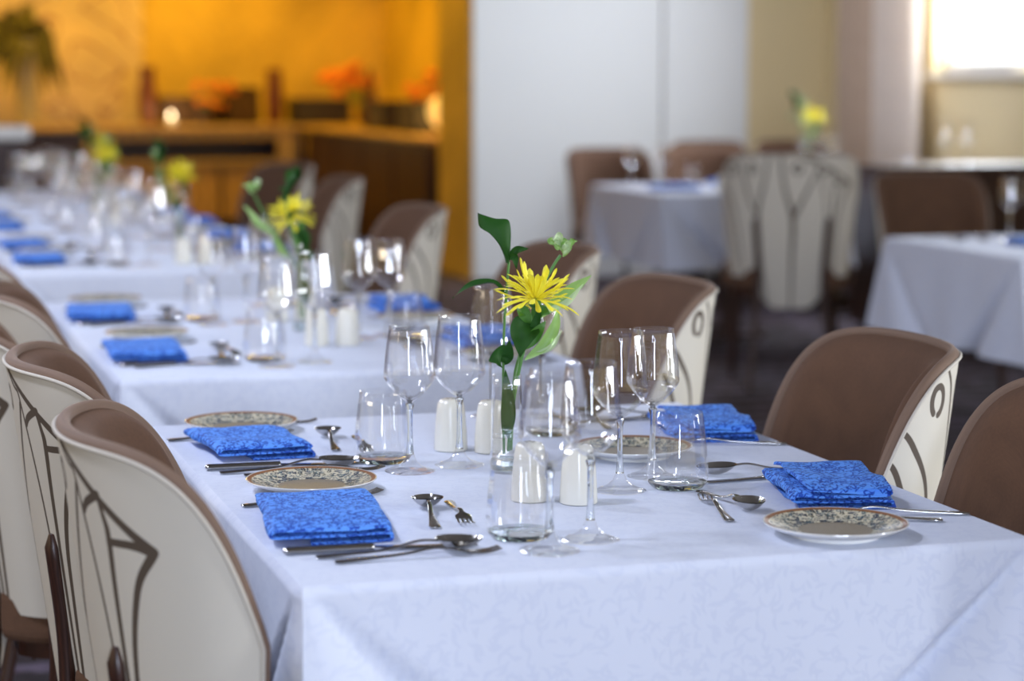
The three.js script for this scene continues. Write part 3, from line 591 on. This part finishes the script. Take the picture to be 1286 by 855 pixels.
function leafSpray() {
  const t = thing('leaf_spray', '', 'foliage');
  part('stem', stemSweep([[-0.004, 0.025, -0.006], [-0.005, 0.1, -0.008], [-0.005, 0.148, -0.011], [-0.004, 0.2, -0.032], [0.0, 0.26, -0.05], [0.003, 0.3, -0.05]], 0.0019), M.stem, t);
  {     // big leaf, folded along its rib so that only one half of the blade shows
    const A = new THREE.CatmullRomCurve3([V(0.0035, 0.297, -0.05), V(0.0052, 0.321, -0.05), V(0.0056, 0.35, -0.05), V(0.002, 0.3615, -0.05), V(-0.017, 0.3635, -0.05), V(-0.0398, 0.3705, -0.052)]), B = new THREE.CatmullRomCurve3([V(0.0015, 0.297, -0.05), V(-0.0015, 0.3085, -0.046), V(-0.0096, 0.326, -0.04), V(-0.0231, 0.3415, -0.038), V(-0.0366, 0.35, -0.042), V(-0.0398, 0.3705, -0.052)]);
    for (const d of [0, -0.012]) part('leaf', grid(8, 24, (u, v) => { const q = A.getPoint(v).lerp(B.getPoint(v), u); return [q.x + d * u * 0.25, q.y, q.z + 0.004 * Math.sin(u * Math.PI) + d * u * 2]; }), M.leafDark, t);
  }
  part('leaf', leafGeo([[0.003, 0.303, -0.05], [0.014, 0.318, -0.044], [0.032, 0.32, -0.046]], 0.012, 0.5), M.leafDark, t);
  part('leaf', leafGeo([[0.003, 0.306, -0.048], [0.011, 0.308, -0.042], [0.014, 0.29, -0.044]], 0.012, 0.4), M.leafDark, t);
  part('leaf', leafGeo([[-0.001, 0.25, -0.05], [-0.02, 0.27, -0.05], [-0.048, 0.268, -0.05], [-0.079, 0.247, -0.05]], 0.017, 0.5, V(0, 1, 0.4)), M.leafDark, t);
  part('leaf', leafGeo([[-0.005, 0.164, -0.016], [-0.006, 0.168, -0.002], [-0.012, 0.168, 0.006], [-0.026, 0.162, 0.008]], 0.036, 0.4), M.leafDark, t);
  part('leaf', leafGeo([[-0.005, 0.155, -0.014], [-0.002, 0.164, -0.008], [0.002, 0.174, -0.008], [0.004, 0.19, -0.01]], 0.022, 0.4), M.leafDark, t);
  part('leaf', leafGeo([[-0.005, 0.05, -0.008], [-0.003, 0.08, -0.006], [-0.002, 0.11, -0.008], [-0.004, 0.14, -0.012]], 0.013, 0.3), M.leafDark, t);
  part('leaf', leafGeo([[0.001, 0.05, 0.011], [0.003, 0.08, 0.012], [0.001, 0.115, 0.011], [-0.002, 0.15, 0.009]], 0.022, 0.25), M.leafDark, t);
  return t;
}
function greenBud() {
  const t = thing('green_bud', '', 'flower');
  part('stem', stemSweep([[0.006, 0.03, -0.006], [0.009, 0.1, -0.008], [0.0125, 0.145, -0.01], [0.029, 0.195, -0.037], [0.054, 0.265, -0.07], [0.073, 0.3, -0.074], [0.079, 0.308, -0.074]], 0.0022), M.stem, t);
  seed = 77;
  for (let i = 0; i < 11; i++) {
    const a = i * 2.4, r = rr(0.004, 0.018), b = [0.08 + Math.cos(a) * 0.003, 0.302 + rr(0, 0.026), -0.074], c = [b[0] + Math.cos(a) * r, b[1] + rr(0.004, 0.016), b[2] + Math.sin(a) * 0.008], d = [c[0] + Math.cos(a + 1.6) * r * 0.9 + 0.002, c[1] + rr(-0.008, 0.01), c[2] + Math.sin(a) * 0.006];
    part('bract', leafGeo([b, c, d], rr(0.008, 0.013), 0.9), i % 3 ? M.leafPale : M.leafCream, t);
  }
  part('leaf', leafGeo([[0.036, 0.212, -0.045], [0.072, 0.24, -0.066], [0.1, 0.262, -0.064], [0.124, 0.28, -0.06]], 0.021, 0.5), M.leafPale, t);
  part('leaf', leafGeo([[0.042, 0.226, -0.052], [0.085, 0.238, -0.06], [0.112, 0.268, -0.058]], 0.011, 0.5), M.leafCream, t);
  part('leaf', leafGeo([[0.026, 0.16, -0.022], [0.054, 0.183, -0.018], [0.07, 0.21, -0.02], [0.074, 0.236, -0.024]], 0.019, 0.6), M.leafPale, t);
  part('leaf', leafGeo([[0.034, 0.166, -0.024], [0.064, 0.18, -0.014], [0.08, 0.205, -0.016]], 0.009, 0.6), M.leafCream, t);
  return t;
}
function budVase() {
  const t = thing('bud_vase', '', 'vase');
  const o = [[0.022, 0.0004], [0.0246, 0.003], [0.0249, 0.02], [0.0232, 0.07], [0.0214, 0.12], [0.0209, 0.1405]], i = [[0.0196, 0.1406], [0.0199, 0.12], [0.0216, 0.07], [0.0228, 0.03], [0.0212, 0.0195], [0.012, 0.0165], [0, 0.016]];
  part('glass', lathe([[0, 0.002], [0.018, 0.0018], ...o, [0.0203, 0.1414], ...i], 48, 0.9), M.thinGlass, t);
  part('base', lathe([[0, 0.0028], [0.02, 0.0028], [0.0232, 0.0045], [0.0238, 0.012], [0.0222, 0.0185], [0.0205, 0.0178], [0.012, 0.0152], [0, 0.0148]], 40, 0.9), M.solidGlass, t);
  part('water_line', new THREE.TorusGeometry(0.0213, 0.0005, 6, 48).rotateX(Math.PI / 2).translate(0, 0.052, 0), M.solidGlass, t);
  return t;
}
const posyTurn = THREE.MathUtils.degToRad(-16.9);

// ---------------------------------------------------------------- dressing a table
const glassGroup = 'wine glasses set out on the dining tables', cutGroup = 'cutlery laid on the dining tables';
// one place: side 'left' sits at x = 0 facing +x, 'right' at x = w facing -x
function placeSetting(tx, w, zc, side, where, level, jit = 0, [glassShift, glassAside] = [0, 0]) {
  const s = side === 'left' ? 1 : -1, X = (f) => tx + (s > 0 ? f : w - f), Z = (d) => zc + s * d, j = () => rr(-1, 1) * jit, back = s > 0 ? 0 : Math.PI;
  place('tumbler', tumbler, `clear stemless water tumbler at the ${where}`, [X(0.312) + glassAside + j(), T, Z(0.15) + glassShift + j()], rnd() * 6);
  place('whiteWine', whiteWine, `smaller clear wine glass of the pair at the ${where}`, [X(0.32) + glassAside + j(), T, Z(0.248) + glassShift + j()], rnd() * 6);
  place('redWine', redWine, `larger clear wine glass of the pair at the ${where}`, [X(0.4) + glassAside + j(), T, Z(0.207) + glassShift + j()], rnd() * 6);
  place(s > 0 ? 'napkinA' : 'napkinB', napkin(s > 0 ? 0 : 1), `blue patterned napkin folded flat at the ${where}`, [X(0.09), T, Z(0)], back + rr(-0.12, 0.12));
  place('plate', breadPlate, `small patterned bread plate at the ${where}`, [X(0.135), T, Z(-0.29)], rnd() * 6);
  if (level < 2) return;
  lie('knife', tableKnife, `steel table knife beside the napkin at the ${where}`, X(0.02), Z(0.165), X(0.25), Z(0.172));
  lie('spoon', tableSpoon, `steel table spoon next to the knife at the ${where}`, X(0.045), Z(0.197), X(0.25), Z(0.195));
  lie('fork', tableFork, `steel fork between napkin and bread plate at the ${where}`, X(0.02), Z(-0.165), X(0.22), Z(-0.175));
  lie('dspoon', dessertSpoon, `steel dessert spoon above the napkin at the ${where}`, X(0.235), Z(0.09), X(0.255), Z(-0.07));
  lie('dfork', dessertFork, `steel dessert fork above the napkin at the ${where}`, X(0.275), Z(-0.07), X(0.268), Z(0.08));
}
function posy(x, z, turn, where, full = true) {
  place('vase', budVase, `slim clear glass bud vase in the middle of the ${where}`, [x, T, z], turn);
  place('mum', chrysanthemum, `yellow chrysanthemum standing in the bud vase on the ${where}`, [x, T, z], turn);
  place('spray', leafSpray, `dark green leaf spray in the bud vase on the ${where}`, [x, T, z], turn);
  if (full) place('bud', greenBud, `pale green curled bud in the bud vase on the ${where}`, [x, T, z], turn);
}

// ---- front table, every piece where the photograph has it
table(0, 0, 0.918, 1.21, 0, 0.235, 0.235, 'front dining table hidden under a white cloth, nearest of the row', 'white damask tablecloth over the front table, nearest of the row');
{
  const tb = 'front table', nl = `near left place of the ${tb}`, fl = `far left place of the ${tb}`, nr = `near right place of the ${tb}`, fr = `far right place of the ${tb}`;
  posy(0.432, -0.637, posyTurn, tb);
  place('tumbler', tumbler, `clear stemless water tumbler at the ${nl}`, [0.314, T, -0.187]);
  place('whiteWine', whiteWine, `smaller clear wine glass of the pair at the ${nl}`, [0.323, T, -0.098]);
  place('redWine', redWine, `larger clear wine glass of the pair at the ${nl}`, [0.392, T, -0.148]);
  place('tumbler', tumbler, `clear stemless water tumbler at the ${fl}`, [0.28, T, -0.768]);
  place('whiteWine', whiteWine, `smaller clear wine glass of the pair at the ${fl}`, [0.298, T, -0.678]);
  place('redWine', redWine, `larger clear wine glass of the pair at the ${fl}`, [0.38, T, -0.705]);
  place('tumbler', tumbler, `clear stemless water tumbler at the ${nr}`, [0.623, T, -0.447]);
  place('redWine', redWine, `larger clear wine glass of the pair at the ${nr}`, [0.537, T, -0.445]);
  place('whiteWine', whiteWine, `smaller clear wine glass of the pair at the ${nr}`, [0.619, T, -0.536]);
  place('tumbler', tumbler, `clear stemless water tumbler at the ${fr}`, [0.599, T, -0.942]);
  place('redWine', redWine, `larger clear wine glass of the pair at the ${fr}`, [0.56, T, -1.147]);
  place('whiteWine', whiteWine, `smaller clear wine glass of the pair at the ${fr}`, [0.64, T, -1.122]);
  for (const [x, z, l] of [[0.404, -0.841, 'left white shaker of the pair behind the bud vase'], [0.458, -0.806, 'right white shaker of the pair behind the bud vase'], [0.398, -0.417, 'left white shaker of the pair before the bud vase'], [0.455, -0.38, 'right white shaker of the pair before the bud vase']]) place('shaker', shaker, `${l} on the ${tb}`, [x, T, z]);
  place('plate', breadPlate, `small patterned bread plate at the ${nl}`, [0.131, T, -0.575]);
  place('plate', breadPlate, `small patterned bread plate at the ${fl}`, [0.13, T, -1.12]);
  place('plate', breadPlate, `small patterned bread plate at the ${nr}`, [0.694, T, -0.085]);
  place('plate', breadPlate, `small patterned bread plate at the ${fr}`, [0.65, T, -0.705]);
  place('napkinA', napkin(0), `blue patterned napkin folded flat at the ${nl}`, [0.095, T, -0.335], -0.12);
  place('napkinC', napkin(2), `blue patterned napkin folded flat at the ${fl}`, [0.107, T, -0.93], 0.1);
  place('napkinB', napkin(1), `blue patterned napkin folded in thick layers at the ${nr}`, [0.795, T, -0.332], -0.2);
  place('napkinB', napkin(1), `blue patterned napkin folded in thick layers at the ${fr}`, [0.832, T, -0.885], -0.16);
  lie('knife', tableKnife, `steel table knife beside the napkin at the ${nl}`, 0.012, -0.172, 0.25, -0.16);
  lie('spoon', tableSpoon, `steel table spoon next to the knife at the ${nl}`, 0.045, -0.138, 0.25, -0.135);
  lie('fork', tableFork, `steel fork nearest the table end at the ${nl}`, 0.06, -0.104, 0.262, -0.112);
  lie('fork', tableFork, `steel fork between napkin and bread plate at the ${nl}`, 0.017, -0.478, 0.235, -0.528);
  lie('dspoon', dessertSpoon, `steel dessert spoon above the napkin at the ${nl}`, 0.225, -0.265, 0.255, -0.425);
  lie('dfork', dessertFork, `steel dessert fork above the napkin at the ${nl}`, 0.288, -0.43, 0.27, -0.275);
  lie('knife', tableKnife, `steel table knife beside the napkin at the ${fl}`, 0.015, -0.77, 0.25, -0.765);
  lie('spoon', tableSpoon, `steel table spoon next to the knife at the ${fl}`, 0.03, -0.735, 0.235, -0.735);
  lie('fork', tableFork, `steel fork next to the spoon at the ${fl}`, 0.06, -0.704, 0.262, -0.702);
  lie('fork', tableFork, `steel fork between napkin and bread plate at the ${fl}`, 0.0, -1.045, 0.205, -1.07);
  lie('fork', tableFork, `steel fork beyond the bread plate at the ${fl}`, 0.06, -1.19, 0.262, -1.165);
  lie('dspoon', dessertSpoon, `steel dessert spoon above the napkin at the ${fl}`, 0.232, -0.875, 0.252, -1.04);
  lie('dfork', dessertFork, `steel dessert fork above the napkin at the ${fl}`, 0.29, -1.0, 0.275, -0.85);
  lie('knife', tableKnife, `steel table knife beside the napkin at the ${nr}`, 0.9, -0.485, 0.664, -0.462);
  lie('spoon', tableSpoon, `steel table spoon next to the knife at the ${nr}`, 0.885, -0.515, 0.69, -0.518);
  lie('fork', tableFork, `longer of two forks before the napkin at the ${nr}`, 0.916, -0.152, 0.735, -0.212);
  lie('fork', tableFork, `second, shorter-handled fork before the napkin at the ${nr}`, 0.862, -0.122, 0.69, -0.198);
  lie('dspoon', dessertSpoon, `steel dessert spoon above the napkin at the ${nr}`, 0.637, -0.4, 0.655, -0.236);
  lie('dfork', dessertFork, `steel dessert fork above the napkin at the ${nr}`, 0.598, -0.196, 0.635, -0.4);
  lie('knife', tableKnife, `steel table knife beside the napkin at the ${fr}`, 0.9, -1.045, 0.664, -1.035);
  lie('spoon', tableSpoon, `steel table spoon next to the knife at the ${fr}`, 0.885, -1.08, 0.69, -1.085);
  lie('fork', tableFork, `steel fork before the napkin at the ${fr}`, 0.916, -0.735, 0.72, -0.79);
  lie('dspoon', dessertSpoon, `steel dessert spoon above the napkin at the ${fr}`, 0.7, -0.95, 0.712, -1.11);
  lie('dfork', dessertFork, `steel dessert fork above the napkin at the ${fr}`, 0.66, -1.13, 0.655, -0.98);
}
// ---- the row behind
const rowTables = [
  ['second table', 0.02, -1.79, 1.5, [[-2.14, 'near left', 'left'], [-2.91, 'far left', 'left'], [-2.15, 'near right', 'right', [0.05, 0.07]], [-2.86, 'far right', 'right']], 2, [0.515, -2.49], 2.5],
  ['third table', 0.02, -4.12, 1.43, [[-4.55, 'near left', 'left'], [-5.15, 'far left', 'left'], [-4.74, 'near right', 'right'], [-5.34, 'far right', 'right']], 2, [0.56, -4.66], 1.7],
  ['fourth table', 0.02, -5.72, 1.4, [[-6.1, 'near left', 'left'], [-6.7, 'far left', 'left'], [-6.1, 'near right', 'right', [0.1, 0]], [-6.72, 'far right', 'right']], 1, [0.5, -6.41], 0.6],
  ['fifth table', 0.02, -7.5, 1.42, [[-7.9, 'near left', 'left'], [-8.48, 'far left', 'left'], [-7.95, 'near right', 'right'], [-8.52, 'far right', 'right']], 1, [0.71, -8.2], 1.2],
];
seed = 500;
for (const [tb, x, z, l, places, level, [px, pz], turn] of rowTables) {
  table(x, z, 0.91, l, 0, 0.235, 0.235, `${tb} of the long row, under a white cloth`, `white damask tablecloth over the ${tb} of the long row`);
  for (const [zc, where, side, shift] of places) placeSetting(x, 0.91, zc, side, `${where} place of the ${tb}`, level, 0.003, shift);
  posy(px, pz, posyTurn + turn, tb);
  for (const [dx, dz, l2] of [[-0.03, 0.28, 'left'], [0.035, 0.29, 'right']]) place('shaker', shaker, `${l2} white shaker of the pair before the bud vase on the ${tb}`, [px + dx, T, pz + dz]);
  if (tb === 'second table') for (const [dx, dz, l2] of [[-0.02, -0.22, 'left'], [0.05, -0.22, 'right']]) place('shaker', shaker, `${l2} white shaker of the pair behind the bud vase on the ${tb}`, [px + dx, T, pz + dz]);
}
// ---- chairs of the row
chair(-0.045, -0.26, 88, 'cream-backed dining chair nearest the camera at the left of the front table', null);
chair(-0.055, -0.93, 88, 'cream-backed dining chair second along the left of the front table', null);
chair(-0.13, -1.47, 91, 'cream-backed dining chair standing left of the gap behind the front table', null);
chair(-0.035, -2.02, 88, 'cream-backed dining chair at the near left of the second table', null);
chair(-0.04, -2.93, 92, 'cream-backed dining chair at the far left of the second table', null);
chair(0.975, -0.14, -95, 'brown velvet dining chair cut by the right edge of the picture', null);
chair(0.975, -0.75, -95, 'brown velvet dining chair at the far right of the front table, white back', null);
chair(1.0, -1.8, -91, 'brown velvet dining chair right of the gap behind the front table', null);
chair(1.09, -2.76, -90, 'brown velvet dining chair at the right of the second table', null);
chair(1.17, -4.45, -90, 'dark brown dining chair at the right of the third table', null);
chair(1.38, -6.5, -92, 'dark brown dining chair at the right of the fourth table', null);
chair(1.46, -7.95, -72, 'dark brown dining chair farthest along the row by the buffet', null);
// ---- tables by the windows
table(3.07, -3.79, 0.95, 0.98, -0.02, 0.33, 0.33, 'dining table under a white cloth at the right edge of the picture', 'white tablecloth over the table at the right edge, its side in shade');
table(3.33, -7.65, 0.95, 1.1, -0.02, 0.36, 0.36, 'dining table under a white cloth left of the pale-backed chair', 'white tablecloth over the table left of the pale-backed chair');
table(4.68, -8.95, 1.0, 0.95, 0, 0.3, 0.3, 'dining table with a white cloth in the far corner by the curtain', 'white tablecloth over the table in the far corner by the curtain');
{
  const a = 'table at the right edge', b = 'table left of the pale-backed chair', c = 'corner table by the curtain';
  place('redWine', redWine, `left wine glass of the pair on the ${a}`, [3.44, T, -4.52]); place('redWine', redWine, `right wine glass of the pair on the ${a}`, [3.53, T, -4.5]);
  lie('dspoon', dessertSpoon, `left of two spoons near the back corner of the ${a}`, 3.16, -4.62, 3.24, -4.5); lie('dspoon', dessertSpoon, `right of two spoons near the back corner of the ${a}`, 3.24, -4.6, 3.32, -4.48);
  place('napkinA', napkin(0), `blue napkin lying on the ${a}`, [3.46, T, -4.28], 1.4); place('napkinA', napkin(0), `blue napkin farther back on the ${a}`, [3.75, T, -4.5], 0.7);
  place('redWine', redWine, `left wine glass of the pair on the ${b}`, [3.44, T, -8.38]); place('redWine', redWine, `right wine glass of the pair on the ${b}`, [3.6, T, -8.36]);
  place('tumbler', tumbler, `clear tumbler on the left half of the ${b}`, [3.8, T, -8.45]);
  for (const [x, z, k] of [[3.56, -8.08, 'nearer'], [4.05, -8.5, 'farther']]) place('napkinA', napkin(0), `${k} blue napkin on the ${b}`, [x, T, z], 1.2);
  place('shaker', shaker, `white shaker on the ${b}`, [3.72, T, -7.85]);
  posy(4.84, -9.3, 0.6, c); for (const k of ['vase', 'mum', 'spray', 'bud']) scene.children.filter((o) => o.userData.label?.includes(c) && protos[k].name.replace(/_\d+$/, '') === o.name.replace(/_\d+$/, '')).forEach((o) => o.scale.setScalar(1.3));
  for (const [x, z, k] of [[4.76, -9.18, 'left'], [4.86, -9.15, 'middle'], [4.96, -9.2, 'right']]) place('redWine', redWine, `${k} wine glass in front of the bud vase on the ${c}`, [x, T, z]);
  place('napkinA', napkin(0), `blue napkin on the ${c}`, [5.25, T, -9.12], 0.4); place('tumbler', tumbler, `clear tumbler on the right half of the ${c}`, [5.42, T, -9.2]);
  for (const [x, z, k] of [[5.5, -9.35, 'back'], [5.55, -9.15, 'front']]) place('shaker', shaker, `white ${k} shaker on the ${c}`, [x, T, z]);
}
const turnedChair = chair(3.42, -6.35, 160, 'pale-backed dining chair with dark curved lines, turned away, in the middle distance', null);
chair(3.98, -6.1, 0, 'brown dining chair facing the camera behind the table at the right edge', null);
chair(3.75, -9.55, 0, 'brown dining chair at the back of the table left of the pale-backed chair', null);
chair(4.34, -9.6, 0, 'brown dining chair right of another at the far end wall', null);
chair(4.85, -10.75, 0, 'brown dining chair left of the flower at the far corner table', null);
chair(5.43, -10.75, 0, 'brown dining chair right of the flower at the far corner table', null);
turnedChair.scale.setScalar(1.1);
// ---- sideboard with two glasses
{
  const t = thing('sideboard', 'dark wooden sideboard by the window wall carrying two wine glasses', 'sideboard', [4.45, 0, -7.9]);
  part('carcass', box(0, 0.95, 0.08, 0.85, 0, 0.45, 0.005), M.darkWood, t); part('top', box(-0.02, 0.97, 0.85, 0.88, -0.01, 0.47, 0.006), M.darkWood, t);
  for (const x of [0.04, 0.87]) for (const z of [0.04, 0.37]) part('leg', box(x, x + 0.05, 0, 0.08, z, z + 0.05), M.darkWood, t);
  for (const x of [0.02, 0.485]) { const d = part('door', box(x, x + 0.445, 0.11, 0.83, 0.45, 0.466, 0.004), M.darkWood, t); part('knob', new THREE.SphereGeometry(0.012, 14, 10).translate(x < 0.1 ? x + 0.41 : x + 0.035, 0.5, 0.476), M.brass, d); }
  place('redWine', redWine, 'left wine glass of the pair on the dark sideboard', [4.79, 0.8805, -7.55]); place('redWine', redWine, 'right wine glass of the pair on the dark sideboard', [4.89, 0.8805, -7.52]);
}
// ---- curtain
{
  const folds = (z0, z1, n, amp) => grid(200, 10, (u, v) => { const z = lerp(z0, z1, u); return [-amp * Math.sin(u * n * Math.PI * 2) - 0.02 * noise.noise(u * 7, v * 2, 1), lerp(0.02, 2.86, v), z, u * 1.6, v * 2.8]; });
  const t = thing('curtain', 'long brown-pink curtain gathered beside the bright window', 'curtain', [RX - 0.14, 0, 0]);
  part('drape', folds(-10.95, -10.45, 3.5, 0.055), M.curtain, t); part('sheer_drape', folds(-10.45, -9.85, 3.5, 0.05), M.sheer, t);
  part('rail', new THREE.CylinderGeometry(0.014, 0.014, 3.4, 14).rotateX(Math.PI / 2).translate(0, 2.88, -9.5), M.brass, t);
}
// ---- buffet counter
{
  const t = thing('buffet_counter', 'long L-shaped wooden buffet counter with a pale top in the amber alcove', 'counter', [0, 0, 0]);
  part('countertop', merge([box(-4.6, 4.2, 0.86, 0.9, -17.3, -16.58, 0.006), box(3.4, 4.2, 0.86, 0.9, -16.58, -12.42, 0.006)]), M.counterTop, t);
  part('side_panel', box(3.46, 3.5, 0.06, 0.86, -16.6, -12.45), M.mahogany, t);
  for (let i = 0; i < 4; i++) part('side_door', box(3.44, 3.46, 0.1, 0.82, -16.45 + i, -15.49 + i, 0.004), M.mahogany, t);
  part('plinth', merge([box(-4.55, 4.15, 0, 0.08, -17.25, -16.7), box(3.5, 4.15, 0, 0.08, -16.7, -12.5)]), M.darkWood, t);
  part('end_panel', box(3.5, 4.15, 0.08, 0.86, -12.5, -12.46), M.mahogany, t);
  part('back_panel', box(-4.55, 3.46, 0.08, 0.86, -17.2, -17.16), M.mahogany, t);
  for (const [a, b, m] of [[-4.5, 1.55, M.mahogany], [3.35, 3.44, M.mahogany]]) part('front_panel', box(a, b, 0.08, 0.86, -16.66, -16.62, 0.004), m, t);
  part('shelf_rail', box(1.55, 3.35, 0.78, 0.86, -16.68, -16.6, 0.004), M.tanWood, t); part('shelf', box(1.55, 3.35, 0.56, 0.6, -17.14, -16.6, 0.004), M.tanWood, t);
  for (const x of [1.55, 3.2]) part('post', box(x, x + 0.15, 0.08, 0.78, -16.7, -16.58, 0.004), M.tanWood, t);
  for (let i = 0; i < 3; i++) part('cupboard_door', box(1.72 + i * 0.5, 2.19 + i * 0.5, 0.1, 0.55, -16.66, -16.63, 0.004), M.amberPanel, t);
}
// ---- on the counter
function vaseOn(name, label, cat, x, z, prof, m, y = 0.9005) { const t = thing(name, label, cat, [x, y, z]); part('body', lathe(prof, 32, 0.9), m, t); return t; }
const bottleProf = [[0, 0], [0.05, 0], [0.055, 0.02], [0.055, 0.24], [0.045, 0.3], [0.02, 0.36], [0.018, 0.47], [0.022, 0.48], [0, 0.48]], vaseProf = [[0, 0], [0.06, 0], [0.075, 0.08], [0.08, 0.25], [0.062, 0.42], [0.07, 0.5], [0.06, 0.5], [0.052, 0.42], [0, 0.4]];
vaseOn('tall_vase', 'tall dark copper vase at the left end of the amber wall', 'vase', 2.14, -17.0, vaseProf, M.copper);
vaseOn('tall_vase', 'tall dark copper vase in the middle of the amber wall', 'vase', 3.24, -16.95, vaseProf.map(([r, y]) => [r, y * 0.95]), M.copper);
vaseOn('tall_bottle', 'dark bottle beside the orange flowers on the buffet', 'bottle', 3.68, -15.2, bottleProf, M.copper);
function basketThing(label, x, z, w, d, h, turn, m = M.basket) { const t = thing('basket', label, 'basket', [x, 0.9005, z], turn); part('body', merge([box(-w / 2, w / 2, 0, 0.02, -d / 2, d / 2), box(-w / 2, w / 2, 0, h, -d / 2, -d / 2 + 0.015), box(-w / 2, w / 2, 0, h, d / 2 - 0.015, d / 2), box(-w / 2, -w / 2 + 0.015, 0, h, -d / 2, d / 2), box(w / 2 - 0.015, w / 2, 0, h, -d / 2, d / 2)]), m, t); part('rim', merge([box(-w / 2 - 0.01, w / 2 + 0.01, h, h + 0.02, -d / 2 - 0.01, -d / 2 + 0.02), box(-w / 2 - 0.01, w / 2 + 0.01, h, h + 0.02, d / 2 - 0.02, d / 2 + 0.01), box(-w / 2 - 0.01, -w / 2 + 0.02, h, h + 0.02, -d / 2, d / 2), box(w / 2 - 0.02, w / 2 + 0.01, h, h + 0.02, -d / 2, d / 2)]), m, t); return t; }
basketThing('low dark basket between the two copper vases on the buffet', 2.5, -17.05, 0.5, 0.3, 0.22, 0); basketThing('dark wooden crate left of the second copper vase', 2.95, -17.05, 0.3, 0.3, 0.3, 0);
basketThing('dark box on the right arm of the buffet', 3.75, -13.6, 0.36, 0.5, 0.19, 0, M.darkTray); basketThing('dark box farther along the right arm of the buffet', 3.78, -14.7, 0.36, 0.6, 0.2, 0, M.darkTray);
basketThing('long dark tray by the inner corner of the buffet', 3.62, -16.9, 0.5, 0.35, 0.2, 0, M.darkTray);
seed = 610;
for (const [label, x, z, s, lean] of [['loose bunch of orange flowers in the inner corner of the buffet', 3.9, -16.2, 1.0, -0.15], ['bunch of orange flowers on the right arm of the buffet', 3.95, -14.1, 0.9, 0], ['low bunch of orange flowers between the copper vases', 2.62, -16.75, 0.7, 0.05]]) {
  const t = thing('flower_bunch', label, 'flowers', [x, 0.9005, z]);
  part('pot', lathe([[0, 0], [0.07, 0], [0.09, 0.14], [0.075, 0.14], [0, 0.12]], 28), M.basket, t);
  for (let i = 0; i < 15; i++) { const a = i * 2.4, r = rr(0.05, 0.28) * s, y = rr(0.22, 0.5) * s; part('stem', stemSweep([[0, 0.12, 0], [Math.cos(a) * r * 0.4 + lean * 0.3, y * 0.6, Math.sin(a) * r * 0.3], [Math.cos(a) * r + lean, y, Math.sin(a) * r * 0.5]], 0.006), M.stem, t); part('bloom', new THREE.IcosahedronGeometry(0.058 * s, 1).scale(1, 0.7, 1).translate(Math.cos(a) * r + lean, y, Math.sin(a) * r * 0.5), M.orangeFlower, t); }
}
{
  const t = thing('globe_lamp', 'glowing amber globe lamp at the near end of the buffet', 'lamp', [3.62, 0.9005, -12.75]);
  part('foot', lathe([[0, 0], [0.06, 0], [0.06, 0.015], [0.02, 0.03], [0.02, 0.07], [0, 0.07]], 28), M.brass, t); part('lamp_globe', new THREE.SphereGeometry(0.1, 32, 20).scale(1, 1.15, 1).translate(0, 0.17, 0), M.lampGlass, t);
  const l = new THREE.PointLight(new THREE.Color(1, 0.6, 0.15), 1.2); l.name = 'globe_lamp_light'; l.position.set(3.62, 1.07, -12.75); l.castShadow = true; l.shadow.radius = 4; scene.add(l);
  const c = thing('glow_cup', 'small glass cup with a bright glowing spot on the buffet counter', 'glow_cup', [2.3, 0.9005, -16.72]);  // bright spot on the counter, put in as a small glowing cup
  part('glass_cup', lathe([[0, 0.002], [0.035, 0.002], [0.04, 0.09], [0.038, 0.09], [0.033, 0.006], [0, 0.006]], 28), M.thinGlass, c); part('cup_fill', new THREE.CylinderGeometry(0.028, 0.028, 0.05, 20).translate(0, 0.032, 0), M.ceramic, c); part('glow_spot', new THREE.SphereGeometry(0.014, 12, 10).scale(1, 1.9, 1).translate(0, 0.085, 0), M.glow_spot, c);
  const p = new THREE.PointLight(new THREE.Color(1, 0.75, 0.4), 0.25); p.name = 'glow_cup_light'; p.position.set(2.3, 0.985, -16.72); p.castShadow = true; scene.add(p);
  const v = thing('floor_vase', 'tall grey vase with trailing dark leaves at the left of the buffet', 'vase', [1.12, 0.9005, -16.95]);
  part('body', lathe([[0, 0], [0.09, 0], [0.1, 0.1], [0.085, 0.5], [0.1, 0.72], [0.085, 0.72], [0.07, 0.5], [0, 0.45]], 32, 0.9), M.greyVase, v);
  seed = 640; for (let i = 0; i < 26; i++) { const a = i * 2.4, r = rr(0.15, 0.55), y = rr(0.65, 1.0), e = [-0.12 + Math.cos(a) * r, y - r * 0.9, Math.sin(a) * 0.2]; part('leaf', leafGeo([[0, 0.7, 0], [Math.cos(a) * r * 0.5 - 0.06, y, Math.sin(a) * 0.1], e], 0.11, 0.4), M.leafOlive, v); }
}
// ---- service station at the far left
{
  const t = thing('service_station', 'dark waiter station with a thick white top at the far left edge', 'station', [0.55, 0, -9.95]);
  part('white_top', box(-1.2, 0.0, 0.97, 1.05, -0.6, 0, 0.02), M.whiteGlaze, t); part('cabinet', box(-1.17, -0.03, 0.06, 0.97, -0.57, -0.03, 0.004), M.darkWood, t); part('plinth', box(-1.14, -0.06, 0, 0.06, -0.54, -0.06), M.darkWood, t);
  for (const x of [-1.15, -0.59]) { const d = part('door', box(x, x + 0.54, 0.1, 0.93, -0.03, -0.012, 0.004), M.mahogany, t); part('knob', new THREE.SphereGeometry(0.013, 12, 10).translate(x < -1 ? x + 0.5 : x + 0.04, 0.55, 0), M.brass, d); }
}
renderer.render(scene, camera);
